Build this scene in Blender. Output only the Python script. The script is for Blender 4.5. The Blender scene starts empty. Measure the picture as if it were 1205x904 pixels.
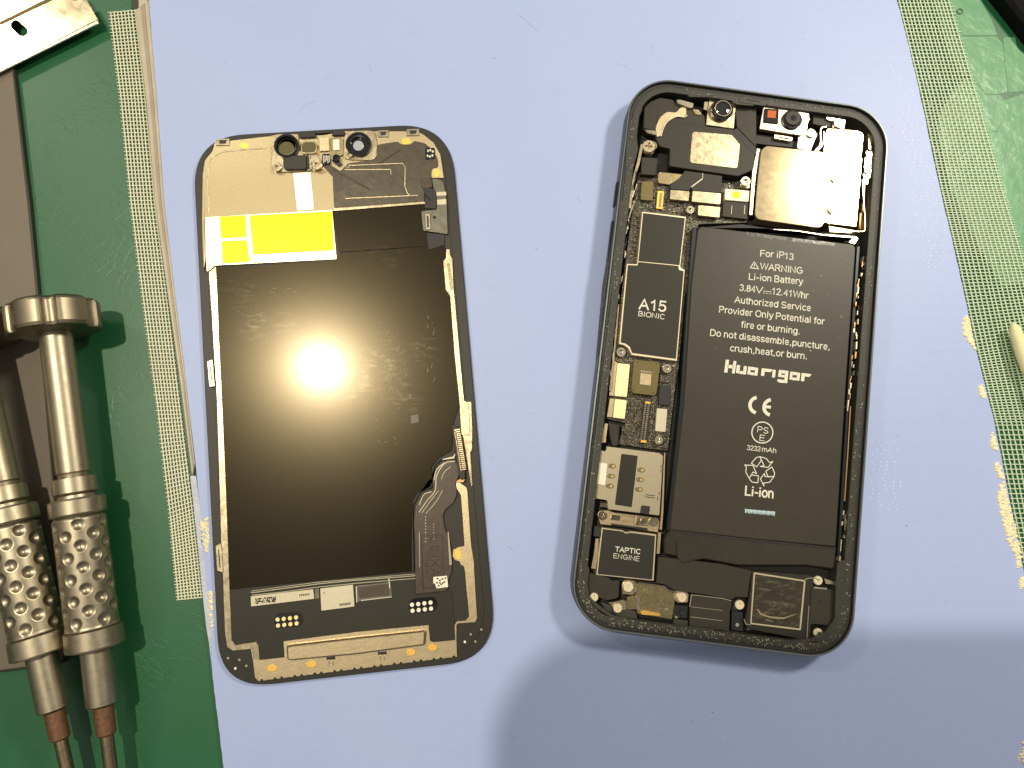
import bpy, bmesh, math, random
from mathutils import Vector, Matrix
random.seed(7)
SC = bpy.context.scene
COL = SC.collection
MM = 0.001

# ------------------------------------------------------------------ camera
F_PX, RX, RY, HC = 877.14, 0.120018, -0.025157, 197.227
RC = Matrix.Rotation(RX, 3, 'X') @ Matrix.Rotation(RY, 3, 'Y')
cam_d = bpy.data.cameras.new('camera'); cam = bpy.data.objects.new('camera', cam_d); COL.objects.link(cam)
cam_d.sensor_width = 36; cam_d.lens = F_PX / 1205 * 36; cam_d.clip_start = 0.005; cam_d.clip_end = 50
cam.matrix_world = Matrix.Translation((0, 0, HC * MM)) @ RC.to_4x4()
SC.camera = cam

def W(px, py, z=0.0):
    """point of the photograph -> point of the bench at height z (mm)"""
    d = RC @ Vector(((px - 602.5) / F_PX, -(py - 452) / F_PX, -1.0))
    t = (HC - z) / -d.z
    return Vector((d.x * t, d.y * t, z))

# ------------------------------------------------------------------ light
SC.view_settings.view_transform = 'Standard'; SC.view_settings.look = 'None'
SC.view_settings.exposure = 0.12; SC.view_settings.gamma = 1.0
wd = bpy.data.worlds.new('World'); SC.world = wd; wd.use_nodes = True
wn = wd.node_tree.nodes; wl = wd.node_tree.links
bg = wn['Background']; bg.inputs[0].default_value = (1.0, 0.94, 0.86, 1); bg.inputs[1].default_value = 0.40
# a room: bright ceiling overhead, dim walls towards the horizon, dark below the bench
_t = wn.new('ShaderNodeTexCoord'); _s = wn.new('ShaderNodeSeparateXYZ'); _r = wn.new('ShaderNodeValToRGB')
wl.new(_t.outputs['Generated'], _s.inputs[0]); wl.new(_s.outputs[2], _r.inputs[0]); wl.new(_r.outputs[0], bg.inputs[0])
_e = _r.color_ramp.elements; _e[0].position = 0.0; _e[0].color = (.10, .09, .075, 1); _e[1].position = 1.0; _e[1].color = (1.0, .95, .87, 1)
_k = _e.new(.45); _k.color = (.36, .33, .28, 1); _k = _e.new(.75); _k.color = (.90, .85, .77, 1)

def mirror_point(px, py, z, h):
    p = W(px, py, z); c = Vector((0, 0, HC)); d = p - c; d.z = -d.z
    return p + d * ((h - z) / d.z)

def lamp(name, loc, target, size, power, col):
    l = bpy.data.lights.new(name, 'AREA'); l.shape = 'DISK'; l.size = size * MM; l.energy = power; l.color = col
    o = bpy.data.objects.new(name, l); COL.objects.link(o)
    o.location = loc * MM
    o.rotation_euler = (Vector(target) - loc).to_track_quat('-Z', 'Y').to_euler()
    return o
LA = mirror_point(378, 432, 2, 620)
LB = mirror_point(1022, 205, 6, 330)
lamp('bench_lamp', LA, (0, 20, 0), 17, 2.5, (1.0, 0.90, 0.70))
lamp('side_lamp', LB, (20, 20, 0), 62, 1.25, (1.0, 0.91, 0.74))
LC = mirror_point(0, 72, 3, 700)
lamp('ceiling_lamp', LC, (0, 0, 0), 80, 1.2, (1.0, 0.92, 0.76))

# ------------------------------------------------------------------ materials
def mat(name, col, rough=0.5, metal=0.0, bump=None, var=0.0, vscale=400, rvar=0.0, rscale=600, coat=0.0,
        coat_rough=0.1, spec=0.5, aniso=None, col2=None, fleck=None, scratch=None, trans=0.0):
    m = bpy.data.materials.new(name); m.use_nodes = True
    n = m.node_tree.nodes; l = m.node_tree.links; b = n['Principled BSDF']
    tc = n.new('ShaderNodeTexCoord')
    b.inputs['Base Color'].default_value = (*col, 1); b.inputs['Roughness'].default_value = rough
    b.inputs['Metallic'].default_value = metal; b.inputs['Specular IOR Level'].default_value = spec
    b.inputs['Coat Weight'].default_value = coat; b.inputs['Coat Roughness'].default_value = coat_rough
    b.inputs['Transmission Weight'].default_value = trans
    csock = None
    def noise(scale, detail=4, rg=0.6):
        t = n.new('ShaderNodeTexNoise'); t.inputs['Scale'].default_value = scale
        t.inputs['Detail'].default_value = detail; t.inputs['Roughness'].default_value = rg
        l.new(tc.outputs['Object'], t.inputs['Vector']); return t
    if var or col2:
        t = noise(vscale); r = n.new('ShaderNodeMapRange')
        r.inputs[1].default_value = 0.3; r.inputs[2].default_value = 0.7
        l.new(t.outputs[0], r.inputs[0])
        mx = n.new('ShaderNodeMix'); mx.data_type = 'RGBA'
        c2 = col2 or tuple(c * (1 + var) for c in col); c1 = col if col2 else tuple(c * (1 - var) for c in col)
        mx.inputs[6].default_value = (*c1, 1); mx.inputs[7].default_value = (*c2, 1)
        l.new(r.outputs[0], mx.inputs[0]); csock = mx.outputs[2]
    if fleck:      # (scale, threshold, colour)
        v = n.new('ShaderNodeTexNoise'); v.inputs['Scale'].default_value = fleck[0]; v.inputs['Detail'].default_value = 1
        l.new(tc.outputs['Object'], v.inputs['Vector'])
        r = n.new('ShaderNodeMapRange'); r.inputs[1].default_value = fleck[1]; r.inputs[2].default_value = fleck[1] + .04
        l.new(v.outputs[0], r.inputs[0])
        mx = n.new('ShaderNodeMix'); mx.data_type = 'RGBA'
        if csock: l.new(csock, mx.inputs[6])
        else: mx.inputs[6].default_value = (*col, 1)
        mx.inputs[7].default_value = (*fleck[2], 1)
        l.new(r.outputs[0], mx.inputs[0]); csock = mx.outputs[2]
    if csock: l.new(csock, b.inputs['Base Color'])
    if rvar:
        t = noise(rscale); r = n.new('ShaderNodeMapRange')
        r.inputs[1].default_value = .3; r.inputs[2].default_value = .7
        r.inputs[3].default_value = max(.03, rough - rvar); r.inputs[4].default_value = rough + rvar
        l.new(t.outputs[0], r.inputs[0]); l.new(r.outputs[0], b.inputs['Roughness'])
    if bump:       # (scale, distance in mm)
        t = noise(bump[0], 3); bp = n.new('ShaderNodeBump'); bp.inputs['Strength'].default_value = 1
        bp.inputs['Distance'].default_value = bump[1] * MM
        l.new(t.outputs[0], bp.inputs['Height']); l.new(bp.outputs[0], b.inputs['Normal'])
    if aniso:
        b.inputs['Anisotropic'].default_value = aniso[0]
        cx = n.new('ShaderNodeCombineXYZ'); cx.inputs[0].default_value = aniso[1][0]; cx.inputs[1].default_value = aniso[1][1]
        l.new(cx.outputs[0], b.inputs['Tangent'])
    return m

NI = (0.64, 0.54, 0.35)        # warm nickel
M = {}
M['nickel'] = mat('nickel_sheet', NI, .27, 1, bump=(3500, .010), rvar=.06, var=.06, vscale=900)
M['nickel_dull'] = mat('dull_nickel_sheet', (.56, .45, .28), .38, 1, bump=(2200, .03), rvar=.03, var=.05, vscale=2500)
M['nickel_dark'] = mat('dark_nickel', (.25, .205, .115), .42, 1, bump=(3000, .01), var=.15, vscale=700, fleck=(2600, .68, (.6, .5, .3)))
M['plate'] = mat('brushed_back_plate', (.56, .46, .27), .36, 1, bump=(3200, .012), var=.06, vscale=1800, aniso=(.82, (1, .03)))
M['step'] = mat('brushed_step_plate', (.70, .62, .42), .34, 1, bump=(3000, .006))
M['shield'] = mat('shield_can_metal', (.62, .50, .30), .125, 1, bump=(2500, .003), rvar=.01)
M['sim'] = mat('stamped_steel', (.44, .385, .27), .45, 1, bump=(2800, .02))
M['edge'] = mat('bright_can_edge', (.66, .57, .40), .42, .75)
M['bright'] = mat('bright_screw', (.82, .74, .52), .4, .6, bump=(3000, .02))
M['bright_gold'] = mat('glare_gold_cover', (.88, .78, .42), .5, .35)  # pale, barely metallic colour stands in for glare on the angled covers
M['steel'] = mat('bright_steel', (.74, .66, .49), .22, 1, bump=(1500, .006), rvar=.03)
M['gold'] = mat('gold_pad', (.85, .52, .12), .42, .85, var=.1, vscale=2000)
M['gold_light'] = mat('light_gold_contact', (.86, .70, .34), .4, .6)
M['copper'] = mat('copper_edge', (.50, .30, .14), .4, 1)
M['yellow'] = mat('yellow_adhesive_film', (.90, .84, .0), .5, .0, spec=.2, coat=.12, coat_rough=.25, var=.04, vscale=200)
M['foil'] = mat('black_graphite_foil', (.027, .0205, .0095), .235, .8, spec=.4, bump=(3000, .006), coat=.15, coat_rough=.13)
M['tray'] = mat('black_plastic_bezel', (.019, .016, .010), .46, 0, spec=.4, bump=(3500, .02), var=.12, vscale=900)
M['film'] = mat('dark_flex_film', (.075, .063, .042), .36, .35, bump=(500, .05), var=.18, vscale=350)
M['flex'] = mat('flex_cable', (.060, .043, .029), .36, .15, bump=(900, .02), var=.15, vscale=500)
M['flex_shiny'] = mat('shiny_flex_cable', (.17, .16, .12), .3, .5, bump=(500, .05), var=.15, vscale=500)
M['trace'] = mat('flex_trace', (.42, .38, .27), .35, .6)
M['black'] = mat('matte_black', (.010, .009, .008), .55, 0)
M['gloss'] = mat('gloss_black', (.008, .008, .009), .12, 0, coat=.5)
M['cavity'] = mat('cavity_floor', (.011, .009, .007), .6, 0, var=.3, vscale=800)
M['plastic'] = mat('charcoal_plastic', (.027, .023, .015), .5, 0, spec=.35, bump=(5000, .008), var=.06, vscale=300)
M['sticker'] = mat('black_graphite_sticker', (.022, .019, .012), .46, .1, spec=.35, bump=(6000, .004), var=.05, vscale=250)
M['battery'] = mat('battery_wrap', (.035, .030, .020), .42, .08, spec=.4, bump=(900, .012), var=.07, vscale=150, fleck=(1300, .80, (.16, .15, .11)))
M['wrap'] = mat('glossy_wrap_tape', (.032, .027, .019), .27, .05, bump=(350, .08), var=.1, vscale=200)
M['frame'] = mat('midnight_aluminium', (.022, .027, .031), .34, .6, bump=(2500, .004))
M['rim'] = mat('polished_rim_edge', (.24, .27, .265), .3, .9)
M['ledge'] = mat('adhesive_ledge', (.028, .028, .020), .5, .1, bump=(2600, .05), var=.25, vscale=1400, fleck=(1900, .74, (.16, .15, .10)))
M['pcb'] = mat('dark_circuit_board', (.030, .025, .017), .4, .2, bump=(4000, .03), fleck=(4200, .60, (.30, .26, .17)))
M['chip'] = mat('olive_chip', (.17, .135, .055), .36, .6, var=.15, vscale=1500, bump=(3000, .01))
M['white'] = mat('white_sticker', (.80, .74, .60), .45, 0)
M['cream_label'] = mat('cream_label', (.56, .50, .36), .45, .15, bump=(2500, .01), var=.06, vscale=1500)
M['print'] = mat('printed_ink_white', (.66, .63, .52), .5, 0)
M['print_soft'] = mat('printed_ink_pale_blue', (.50, .66, .72), .5, 0)
M['ink'] = mat('printed_ink_black', (.02, .017, .012), .5, 0)
M['ink_soft'] = mat('embossed_dark_ink', (.008, .006, .005), .4, 0)
M['lens'] = mat('lens_glass', (.012, .012, .016), .05, 0, coat=1, coat_rough=.02)
M['lens_olive'] = mat('olive_window', (.10, .085, .028), .3, .2)
M['lens_grey'] = mat('grey_lens_window', (.36, .40, .42), .2, 0)
M['red'] = mat('orange_red_filter', (.60, .13, .03), .15, .3, coat=.6)
M['residue'] = mat('glue_residue', (.24, .22, .15), .6, 0, var=.3, vscale=3000)
M['tool'] = mat('satin_tool_metal', (.37, .325, .235), .42, 1, bump=(5000, .012), rvar=.05, rscale=900, var=.05, vscale=700)
M['tool_cap'] = mat('bead_blasted_cap', (.26, .225, .16), .42, 1, bump=(4500, .015), var=.06, vscale=500)
M['rust'] = mat('oxidised_brown_ferrule', (.17, .085, .045), .5, .5, bump=(2500, .04), var=.3, vscale=900)
M['bit'] = mat('worn_bit_steel', (.26, .20, .13), .38, 1, bump=(2500, .02), var=.2, vscale=900)
M['board'] = mat('grey_board_surface', (.150, .125, .092), .62, 0, bump=(3000, .01), var=.05, vscale=60)
M['board_edge'] = mat('dark_board_edge', (.03, .028, .02), .5, 0)
M['cotton'] = mat('cotton_tip', (.72, .68, .40), .85, 0, bump=(3500, .08), var=.05, vscale=700)
M['case'] = mat('black_case', (.004, .004, .004), .7, 0, spec=.1)
M['scrim'] = mat('scrim_yarn', (.50, .60, .42), .5, 0, var=.08, vscale=2000)
M['scrim_left'] = mat('scrim_yarn_cream', (.66, .66, .48), .5, 0, var=.08, vscale=2000)
M['tape'] = mat('beige_clear_tape', (.42, .37, .27), .3, 0, bump=(400, .06), var=.12, vscale=120)
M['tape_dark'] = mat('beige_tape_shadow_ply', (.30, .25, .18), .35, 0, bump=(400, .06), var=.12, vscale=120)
M['skin'] = mat('worn_pad_skin', (.44, .47, .56), .4, 0, bump=(700, .12), var=.14, vscale=300)
M['foam'] = mat('exposed_yellow_weave', (.78, .70, .46), .65, 0, bump=(2500, .04), var=.12, vscale=1500)
M['dust'] = mat('pale_dust', (.75, .75, .72), .6, 0)
M['dust_dark'] = mat('dark_dust', (.05, .05, .06), .6, 0)
M['blade'] = mat('spring_steel_blade', (.80, .68, .44), .17, 1, bump=(450, .02), rvar=.05, rscale=150, var=.1, vscale=120)
M['blade_edge'] = mat('ground_blade_edge', (.62, .58, .46), .33, 1, bump=(1500, .02))
M['sleeve'] = mat('dark_cloth', (.03, .03, .035), .8, 0)

def vinyl_mat():
    m = bpy.data.materials.new('green_vinyl'); m.use_nodes = True
    n = m.node_tree.nodes; l = m.node_tree.links; b = n['Principled BSDF']
    tc = n.new('ShaderNodeTexCoord')
    wz = n.new('ShaderNodeTexNoise'); wz.inputs['Scale'].default_value = 60; wz.inputs['Detail'].default_value = 3
    l.new(tc.outputs['Object'], wz.inputs['Vector'])
    ad = n.new('ShaderNodeVectorMath'); ad.operation = 'MULTIPLY_ADD'
    ad.inputs[1].default_value = (.016, .016, 0)
    l.new(wz.outputs[1], ad.inputs[0]); l.new(tc.outputs['Object'], ad.inputs[2])
    v = n.new('ShaderNodeTexVoronoi'); v.feature = 'DISTANCE_TO_EDGE'; v.inputs['Scale'].default_value = 330
    l.new(ad.outputs[0], v.inputs['Vector'])
    r = n.new('ShaderNodeMapRange'); r.inputs[1].default_value = 0; r.inputs[2].default_value = .05
    l.new(v.outputs[0], r.inputs[0])
    mk = n.new('ShaderNodeTexNoise'); mk.inputs['Scale'].default_value = 38; mk.inputs['Detail'].default_value = 2
    l.new(tc.outputs['Object'], mk.inputs['Vector'])
    mr = n.new('ShaderNodeMapRange'); mr.inputs[1].default_value = .46; mr.inputs[2].default_value = .62
    mr.inputs[3].default_value = 0; mr.inputs[4].default_value = .000017
    l.new(mk.outputs[0], mr.inputs[0])
    mul = n.new('ShaderNodeMath'); mul.operation = 'MULTIPLY'
    l.new(r.outputs[0], mul.inputs[0]); l.new(mr.outputs[0], mul.inputs[1])
    g = n.new('ShaderNodeTexNoise'); g.inputs['Scale'].default_value = 700; g.inputs['Detail'].default_value = 4
    l.new(tc.outputs['Object'], g.inputs['Vector'])
    m2 = n.new('ShaderNodeMath'); m2.operation = 'MULTIPLY_ADD'; m2.inputs[1].default_value = .00002
    l.new(g.outputs[0], m2.inputs[0]); l.new(mul.outputs[0], m2.inputs[2])
    bp = n.new('ShaderNodeBump'); bp.inputs['Distance'].default_value = 1; bp.inputs['Strength'].default_value = 1
    l.new(m2.outputs[0], bp.inputs['Height']); l.new(bp.outputs[0], b.inputs['Normal'])
    c = n.new('ShaderNodeMix'); c.data_type = 'RGBA'
    c.inputs[6].default_value = (.008, .088, .029, 1); c.inputs[7].default_value = (.011, .102, .036, 1)
    l.new(wz.outputs[0], c.inputs[0]); l.new(c.outputs[2], b.inputs['Base Color'])
    b.inputs['Roughness'].default_value = .40; b.inputs['Specular IOR Level'].default_value = .6
    return m
def pad_mat():
    m = bpy.data.materials.new('lavender_coated_cloth'); m.use_nodes = True
    n = m.node_tree.nodes; l = m.node_tree.links; b = n['Principled BSDF']
    tc = n.new('ShaderNodeTexCoord')
    big = n.new('ShaderNodeTexNoise'); big.inputs['Scale'].default_value = 22; big.inputs['Detail'].default_value = 4
    l.new(tc.outputs['Object'], big.inputs['Vector'])
    c = n.new('ShaderNodeMix'); c.data_type = 'RGBA'
    c.inputs[6].default_value = (.330, .408, .672, 1); c.inputs[7].default_value = (.372, .443, .698, 1)
    l.new(big.outputs[0], c.inputs[0])
    sm = n.new('ShaderNodeTexNoise'); sm.inputs['Scale'].default_value = 90; sm.inputs['Detail'].default_value = 6; sm.inputs['Roughness'].default_value = .7
    l.new(tc.outputs['Object'], sm.inputs['Vector'])
    r = n.new('ShaderNodeMapRange'); r.inputs[1].default_value = .60; r.inputs[2].default_value = .78; r.inputs[4].default_value = .35
    l.new(sm.outputs[0], r.inputs[0])
    c2 = n.new('ShaderNodeMix'); c2.data_type = 'RGBA'; l.new(r.outputs[0], c2.inputs[0])
    l.new(c.outputs[2], c2.inputs[6]); c2.inputs[7].default_value = (.26, .33, .54, 1)
    l.new(c2.outputs[2], b.inputs['Base Color'])
    # faint impression of the weave below the coating, plus grain
    h = []
    for ax, sc in (('X', 950), ('Y', 1250)):
        w = n.new('ShaderNodeTexWave'); w.bands_direction = ax; w.inputs['Scale'].default_value = sc / 6.283 / 2
        w.inputs['Distortion'].default_value = .6; w.inputs['Detail'].default_value = 1
        l.new(tc.outputs['Object'], w.inputs['Vector']); h.append(w)
    mm = n.new('ShaderNodeMath'); mm.operation = 'MULTIPLY'
    l.new(h[0].outputs[1], mm.inputs[0]); l.new(h[1].outputs[1], mm.inputs[1])
    k = n.new('ShaderNodeMath'); k.operation = 'MULTIPLY'; k.inputs[1].default_value = .000012; l.new(mm.outputs[0], k.inputs[0])
    g = n.new('ShaderNodeTexNoise'); g.inputs['Scale'].default_value = 260; g.inputs['Detail'].default_value = 5
    l.new(tc.outputs['Object'], g.inputs['Vector'])
    k2 = n.new('ShaderNodeMath'); k2.operation = 'MULTIPLY_ADD'; k2.inputs[1].default_value = .00006
    l.new(g.outputs[0], k2.inputs[0]); l.new(k.outputs[0], k2.inputs[2])
    bp = n.new('ShaderNodeBump'); bp.inputs['Distance'].default_value = 1
    l.new(k2.outputs[0], bp.inputs['Height']); l.new(bp.outputs[0], b.inputs['Normal'])
    b.inputs['Roughness'].default_value = .46; b.inputs['Specular IOR Level'].default_value = .35
    return m
def clear_mat():
    m = bpy.data.materials.new('thin_clear_film'); m.use_nodes = True
    n = m.node_tree.nodes; l = m.node_tree.links; b = n['Principled BSDF']; out = n['Material Output']
    b.inputs['Base Color'].default_value = (.22, .50, .27, 1); b.inputs['Roughness'].default_value = .3
    tc = n.new('ShaderNodeTexCoord'); t = n.new('ShaderNodeTexNoise'); t.inputs['Scale'].default_value = 180; t.inputs['Detail'].default_value = 4
    l.new(tc.outputs['Object'], t.inputs['Vector'])
    bp = n.new('ShaderNodeBump'); bp.inputs['Distance'].default_value = .0004
    l.new(t.outputs[0], bp.inputs['Height']); l.new(bp.outputs[0], b.inputs['Normal'])
    tr = n.new('ShaderNodeBsdfTransparent'); mx = n.new('ShaderNodeMixShader'); mx.inputs[0].default_value = .5
    l.new(tr.outputs[0], mx.inputs[1]); l.new(b.outputs[0], mx.inputs[2]); l.new(mx.outputs[0], out.inputs[0])
    return m
def scratched(name, base, rough, metal, sc, amt, col):
    """foil with fine directional scuffs"""
    m = mat(name, base, rough, metal, bump=(6000, .004))
    n = m.node_tree.nodes; l = m.node_tree.links; b = n['Principled BSDF']
    tc = n.new('ShaderNodeTexCoord'); mp = n.new('ShaderNodeMapping'); mp.inputs['Rotation'].default_value = (0, 0, .5)
    mp.inputs['Scale'].default_value = (1, 7, 1); l.new(tc.outputs['Object'], mp.inputs[0])
    t = n.new('ShaderNodeTexNoise'); t.inputs['Scale'].default_value = sc; t.inputs['Detail'].default_value = 5
    l.new(mp.outputs[0], t.inputs['Vector'])
    r = n.new('ShaderNodeMapRange'); r.inputs[1].default_value = amt; r.inputs[2].default_value = amt + .14
    l.new(t.outputs[0], r.inputs[0])
    mx = n.new('ShaderNodeMix'); mx.data_type = 'RGBA'; mx.inputs[6].default_value = (*base, 1); mx.inputs[7].default_value = (*col, 1)
    l.new(r.outputs[0], mx.inputs[0]); l.new(mx.outputs[2], b.inputs['Base Color'])
    return m
M['milky'] = mat('milky_film', (.30, .46, .24), .3, 0, bump=(150, .3), var=.25, vscale=120)
M['vinyl'] = vinyl_mat(); M['pad'] = pad_mat(); M['clear'] = clear_mat()
M['scuff'] = mat('pale_scuff', (.30, .27, .19), .5, .3)
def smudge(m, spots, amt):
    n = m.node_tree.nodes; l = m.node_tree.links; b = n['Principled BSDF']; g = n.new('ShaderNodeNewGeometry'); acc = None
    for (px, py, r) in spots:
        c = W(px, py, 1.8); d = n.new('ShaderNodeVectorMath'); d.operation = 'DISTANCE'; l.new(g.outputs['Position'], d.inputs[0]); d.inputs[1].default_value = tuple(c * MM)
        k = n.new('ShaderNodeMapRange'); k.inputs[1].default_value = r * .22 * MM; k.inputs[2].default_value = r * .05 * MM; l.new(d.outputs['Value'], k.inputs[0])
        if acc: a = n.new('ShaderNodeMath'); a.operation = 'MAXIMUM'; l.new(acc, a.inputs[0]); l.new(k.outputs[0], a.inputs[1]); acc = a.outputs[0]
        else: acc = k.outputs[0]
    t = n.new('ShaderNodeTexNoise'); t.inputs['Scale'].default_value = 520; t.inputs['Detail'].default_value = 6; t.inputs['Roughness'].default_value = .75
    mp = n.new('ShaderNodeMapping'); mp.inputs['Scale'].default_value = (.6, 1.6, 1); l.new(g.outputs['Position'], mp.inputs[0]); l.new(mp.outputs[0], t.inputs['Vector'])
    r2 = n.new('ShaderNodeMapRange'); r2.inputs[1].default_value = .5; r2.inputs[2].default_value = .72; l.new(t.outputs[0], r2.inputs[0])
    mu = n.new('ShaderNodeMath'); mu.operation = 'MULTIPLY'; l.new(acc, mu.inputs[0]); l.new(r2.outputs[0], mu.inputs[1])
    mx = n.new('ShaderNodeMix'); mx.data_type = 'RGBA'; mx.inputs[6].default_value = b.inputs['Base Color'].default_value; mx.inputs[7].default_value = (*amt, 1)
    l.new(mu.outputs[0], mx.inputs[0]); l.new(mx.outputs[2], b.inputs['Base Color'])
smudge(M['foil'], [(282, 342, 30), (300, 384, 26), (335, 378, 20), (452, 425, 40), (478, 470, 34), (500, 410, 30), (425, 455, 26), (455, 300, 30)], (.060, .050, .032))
M['speaker'] = mat('scuffed_speaker_cover', (.034, .028, .017), .4, .3)
_g = W; smudge(M['speaker'], [(895, 690, 40), (905, 715, 46), (915, 685, 30), (925, 725, 34)], (.22, .19, .12))

# ------------------------------------------------------------------ mesh helpers (world millimetres in, metres out)
LOC = {}
def link(name, me, parent=None, loc=Vector((0, 0, 0))):
    o = bpy.data.objects.new(name, me); COL.objects.link(o)
    if parent is not None:
        o.parent = parent; o.location = (loc - LOC[parent]) * MM
    else: o.location = loc * MM
    LOC[o] = loc.copy()
    return o
def mesh_of(name, verts, faces, m, smooth=False, c=Vector((0, 0, 0))):
    me = bpy.data.meshes.new(name)
    me.from_pydata([((v[0] - c.x) * MM, (v[1] - c.y) * MM, (v[2] - c.z) * MM) for v in verts], [], faces)
    me.materials.append(m)
    if smooth:
        for p in me.polygons: p.use_smooth = True
    me.validate(); return me
def mk(name, verts, faces, m, parent=None, smooth=False):
    n = len(verts); c = Vector((sum(v[0] for v in verts) / n, sum(v[1] for v in verts) / n, min(v[2] for v in verts)))
    return link(name, mesh_of(name, verts, faces, m, smooth, c), parent, c)
def thing(name, label, cat, loc, group=None):
    o = link(name, None, None, Vector(loc)); tag(o, label, cat, group); return o
def tag(o, label, cat, group=None):
    o['label'] = label; o['category'] = cat
    if group: o['group'] = group
def crop(ox, oy, s):
    return lambda *p: [(ox + x / s, oy + y / s) for x, y in p]
def rounded(pts, r, seg=4):
    if not r: return list(pts)
    out = []; n = len(pts)
    for i in range(n):
        p = Vector(pts[i]); a = Vector(pts[i - 1]); b = Vector(pts[(i + 1) % n])
        ri = r[i] if isinstance(r, (list, tuple)) else r
        d1 = (a - p); d2 = (b - p); k = min(ri, d1.length * .48, d2.length * .48)
        if k < .05: out.append(tuple(p)); continue
        s = p + d1.normalized() * k; e = p + d2.normalized() * k
        for j in range(seg + 1):
            t = j / seg; out.append(tuple(s * (1 - t) ** 2 + p * 2 * t * (1 - t) + e * t * t))
    return out
def area2(p): return sum(p[i - 1][0] * p[i][1] - p[i][0] * p[i - 1][1] for i in range(len(p)))
def inset(p, d):
    out = []; n = len(p)
    for i in range(n):
        a = Vector(p[i - 1][:2]); b = Vector(p[i][:2]); c = Vector(p[(i + 1) % n][:2])
        e1 = (b - a); e2 = (c - b)
        if e1.length < 1e-6 or e2.length < 1e-6: out.append(tuple(b)); continue
        e1.normalize(); e2.normalize()
        n1 = Vector((-e1.y, e1.x)); n2 = Vector((-e2.y, e2.x)); m = n1 + n2
        if m.length < 1e-3: out.append(tuple(b)); continue
        m.normalize(); k = d / max(.45, m.dot(n1)); out.append(tuple(b + m * k))
    return out
def prism(pw, z0, z1, bev):
    """pw: counter-clockwise outline in mm; z1 number or function of (x, y)"""
    n = len(pw); f = z1 if callable(z1) else (lambda x, y: z1)
    rings = [[(x, y, z0) for x, y in pw]]
    if bev > 0:
        rings.append([(x, y, f(x, y) - bev) for x, y in pw])
        rings.append([(x, y, f(x, y)) for x, y in inset(pw, bev)])
    else: rings.append([(x, y, f(x, y)) for x, y in pw])
    V = [v for r in rings for v in r]; F = []
    for k in range(len(rings) - 1):
        for i in range(n):
            j = (i + 1) % n; F.append((k * n + i, k * n + j, (k + 1) * n + j, (k + 1) * n + i))
    F.append(tuple((len(rings) - 1) * n + i for i in range(n)))
    return V, F
def poly(name, pts, z0, z1, m, parent=None, r=0, bev=.06, seg=4):
    pts = rounded(pts, r, seg); zt = z1 if not callable(z1) else z0 + .3
    pw = [tuple(W(x, y, zt)[:2]) for x, y in pts]
    if area2(pw) < 0: pw.reverse()
    V, F = prism(pw, z0, z1, bev)
    return mk(name, V, F, m, parent)
def joined(name, plist, m, parent=None, stuff=False, smooth=False):
    V = []; F = []
    for v, f in plist:
        o = len(V); V += v; F += [tuple(i + o for i in q) for q in f]
    ob = mk(name, V, F, m, parent, smooth)
    if stuff: ob['kind'] = 'stuff'
    return ob
def pp(pts, z0, z1, bev=0, r=0):
    pw = [tuple(W(x, y, z1)[:2]) for x, y in rounded(pts, r)]
    if area2(pw) < 0: pw.reverse()
    return prism(pw, z0, z1, bev)
def pxmm(px, py, z): return (W(px + 1, py, z) - W(px, py, z)).length
def lathe(prof, seg=32, axis='Z'):
    V = []; F = []; n = len(prof)
    for i in range(seg):
        a = 2 * math.pi * i / seg
        for r, z in prof: V.append((r * math.cos(a), r * math.sin(a), z))
    for i in range(seg):
        j = (i + 1) % seg
        for k in range(n - 1): F.append((i * n + k, j * n + k, j * n + k + 1, i * n + k + 1))
    if prof[-1][0] > 1e-6: F.append(tuple(i * n + n - 1 for i in range(seg)))
    return V, F
def disc(name, px, py, rpx, z0, z1, m, parent, prof=None, seg=28):
    """turned piece; prof is in units of the radius / of the height"""
    c = W(px, py, z1); r = rpx * pxmm(px, py, z1); h = z1 - z0
    prof = prof or [(1, 0), (1, .85), (.93, 1), (0, 1)]
    V, F = lathe([(a * r, b * h) for a, b in prof], seg)
    me = mesh_of(name, V, F, m, False)
    return link(name, me, parent, Vector((c.x, c.y, z0)))
def strip(pts, w, z0, z1, bev=0):
    """ribbon of width w px along px points"""
    L = []; R = []
    for i, p in enumerate(pts):
        a = Vector(pts[max(0, i - 1)]); b = Vector(pts[min(len(pts) - 1, i + 1)]); t = (b - a).normalized()
        nrm = Vector((-t.y, t.x)); wi = w[i] if isinstance(w, (list, tuple)) else w
        L.append(tuple(Vector(p) + nrm * wi / 2)); R.append(tuple(Vector(p) - nrm * wi / 2))
    return pp(L + R[::-1], z0, z1, bev)
def bez(pts, n=8):
    """catmull-rom through px points"""
    out = []; P = [pts[0]] + list(pts) + [pts[-1]]
    for i in range(1, len(P) - 2):
        p0, p1, p2, p3 = (Vector(q) for q in P[i - 1:i + 3])
        for k in range(n):
            t = k / n
            out.append(tuple(.5 * ((2 * p1) + (p2 - p0) * t + (2 * p0 - 5 * p1 + 4 * p2 - p3) * t * t + (3 * p1 - p0 - 3 * p2 + p3) * t ** 3)))
    out.append(tuple(pts[-1])); return out

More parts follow.
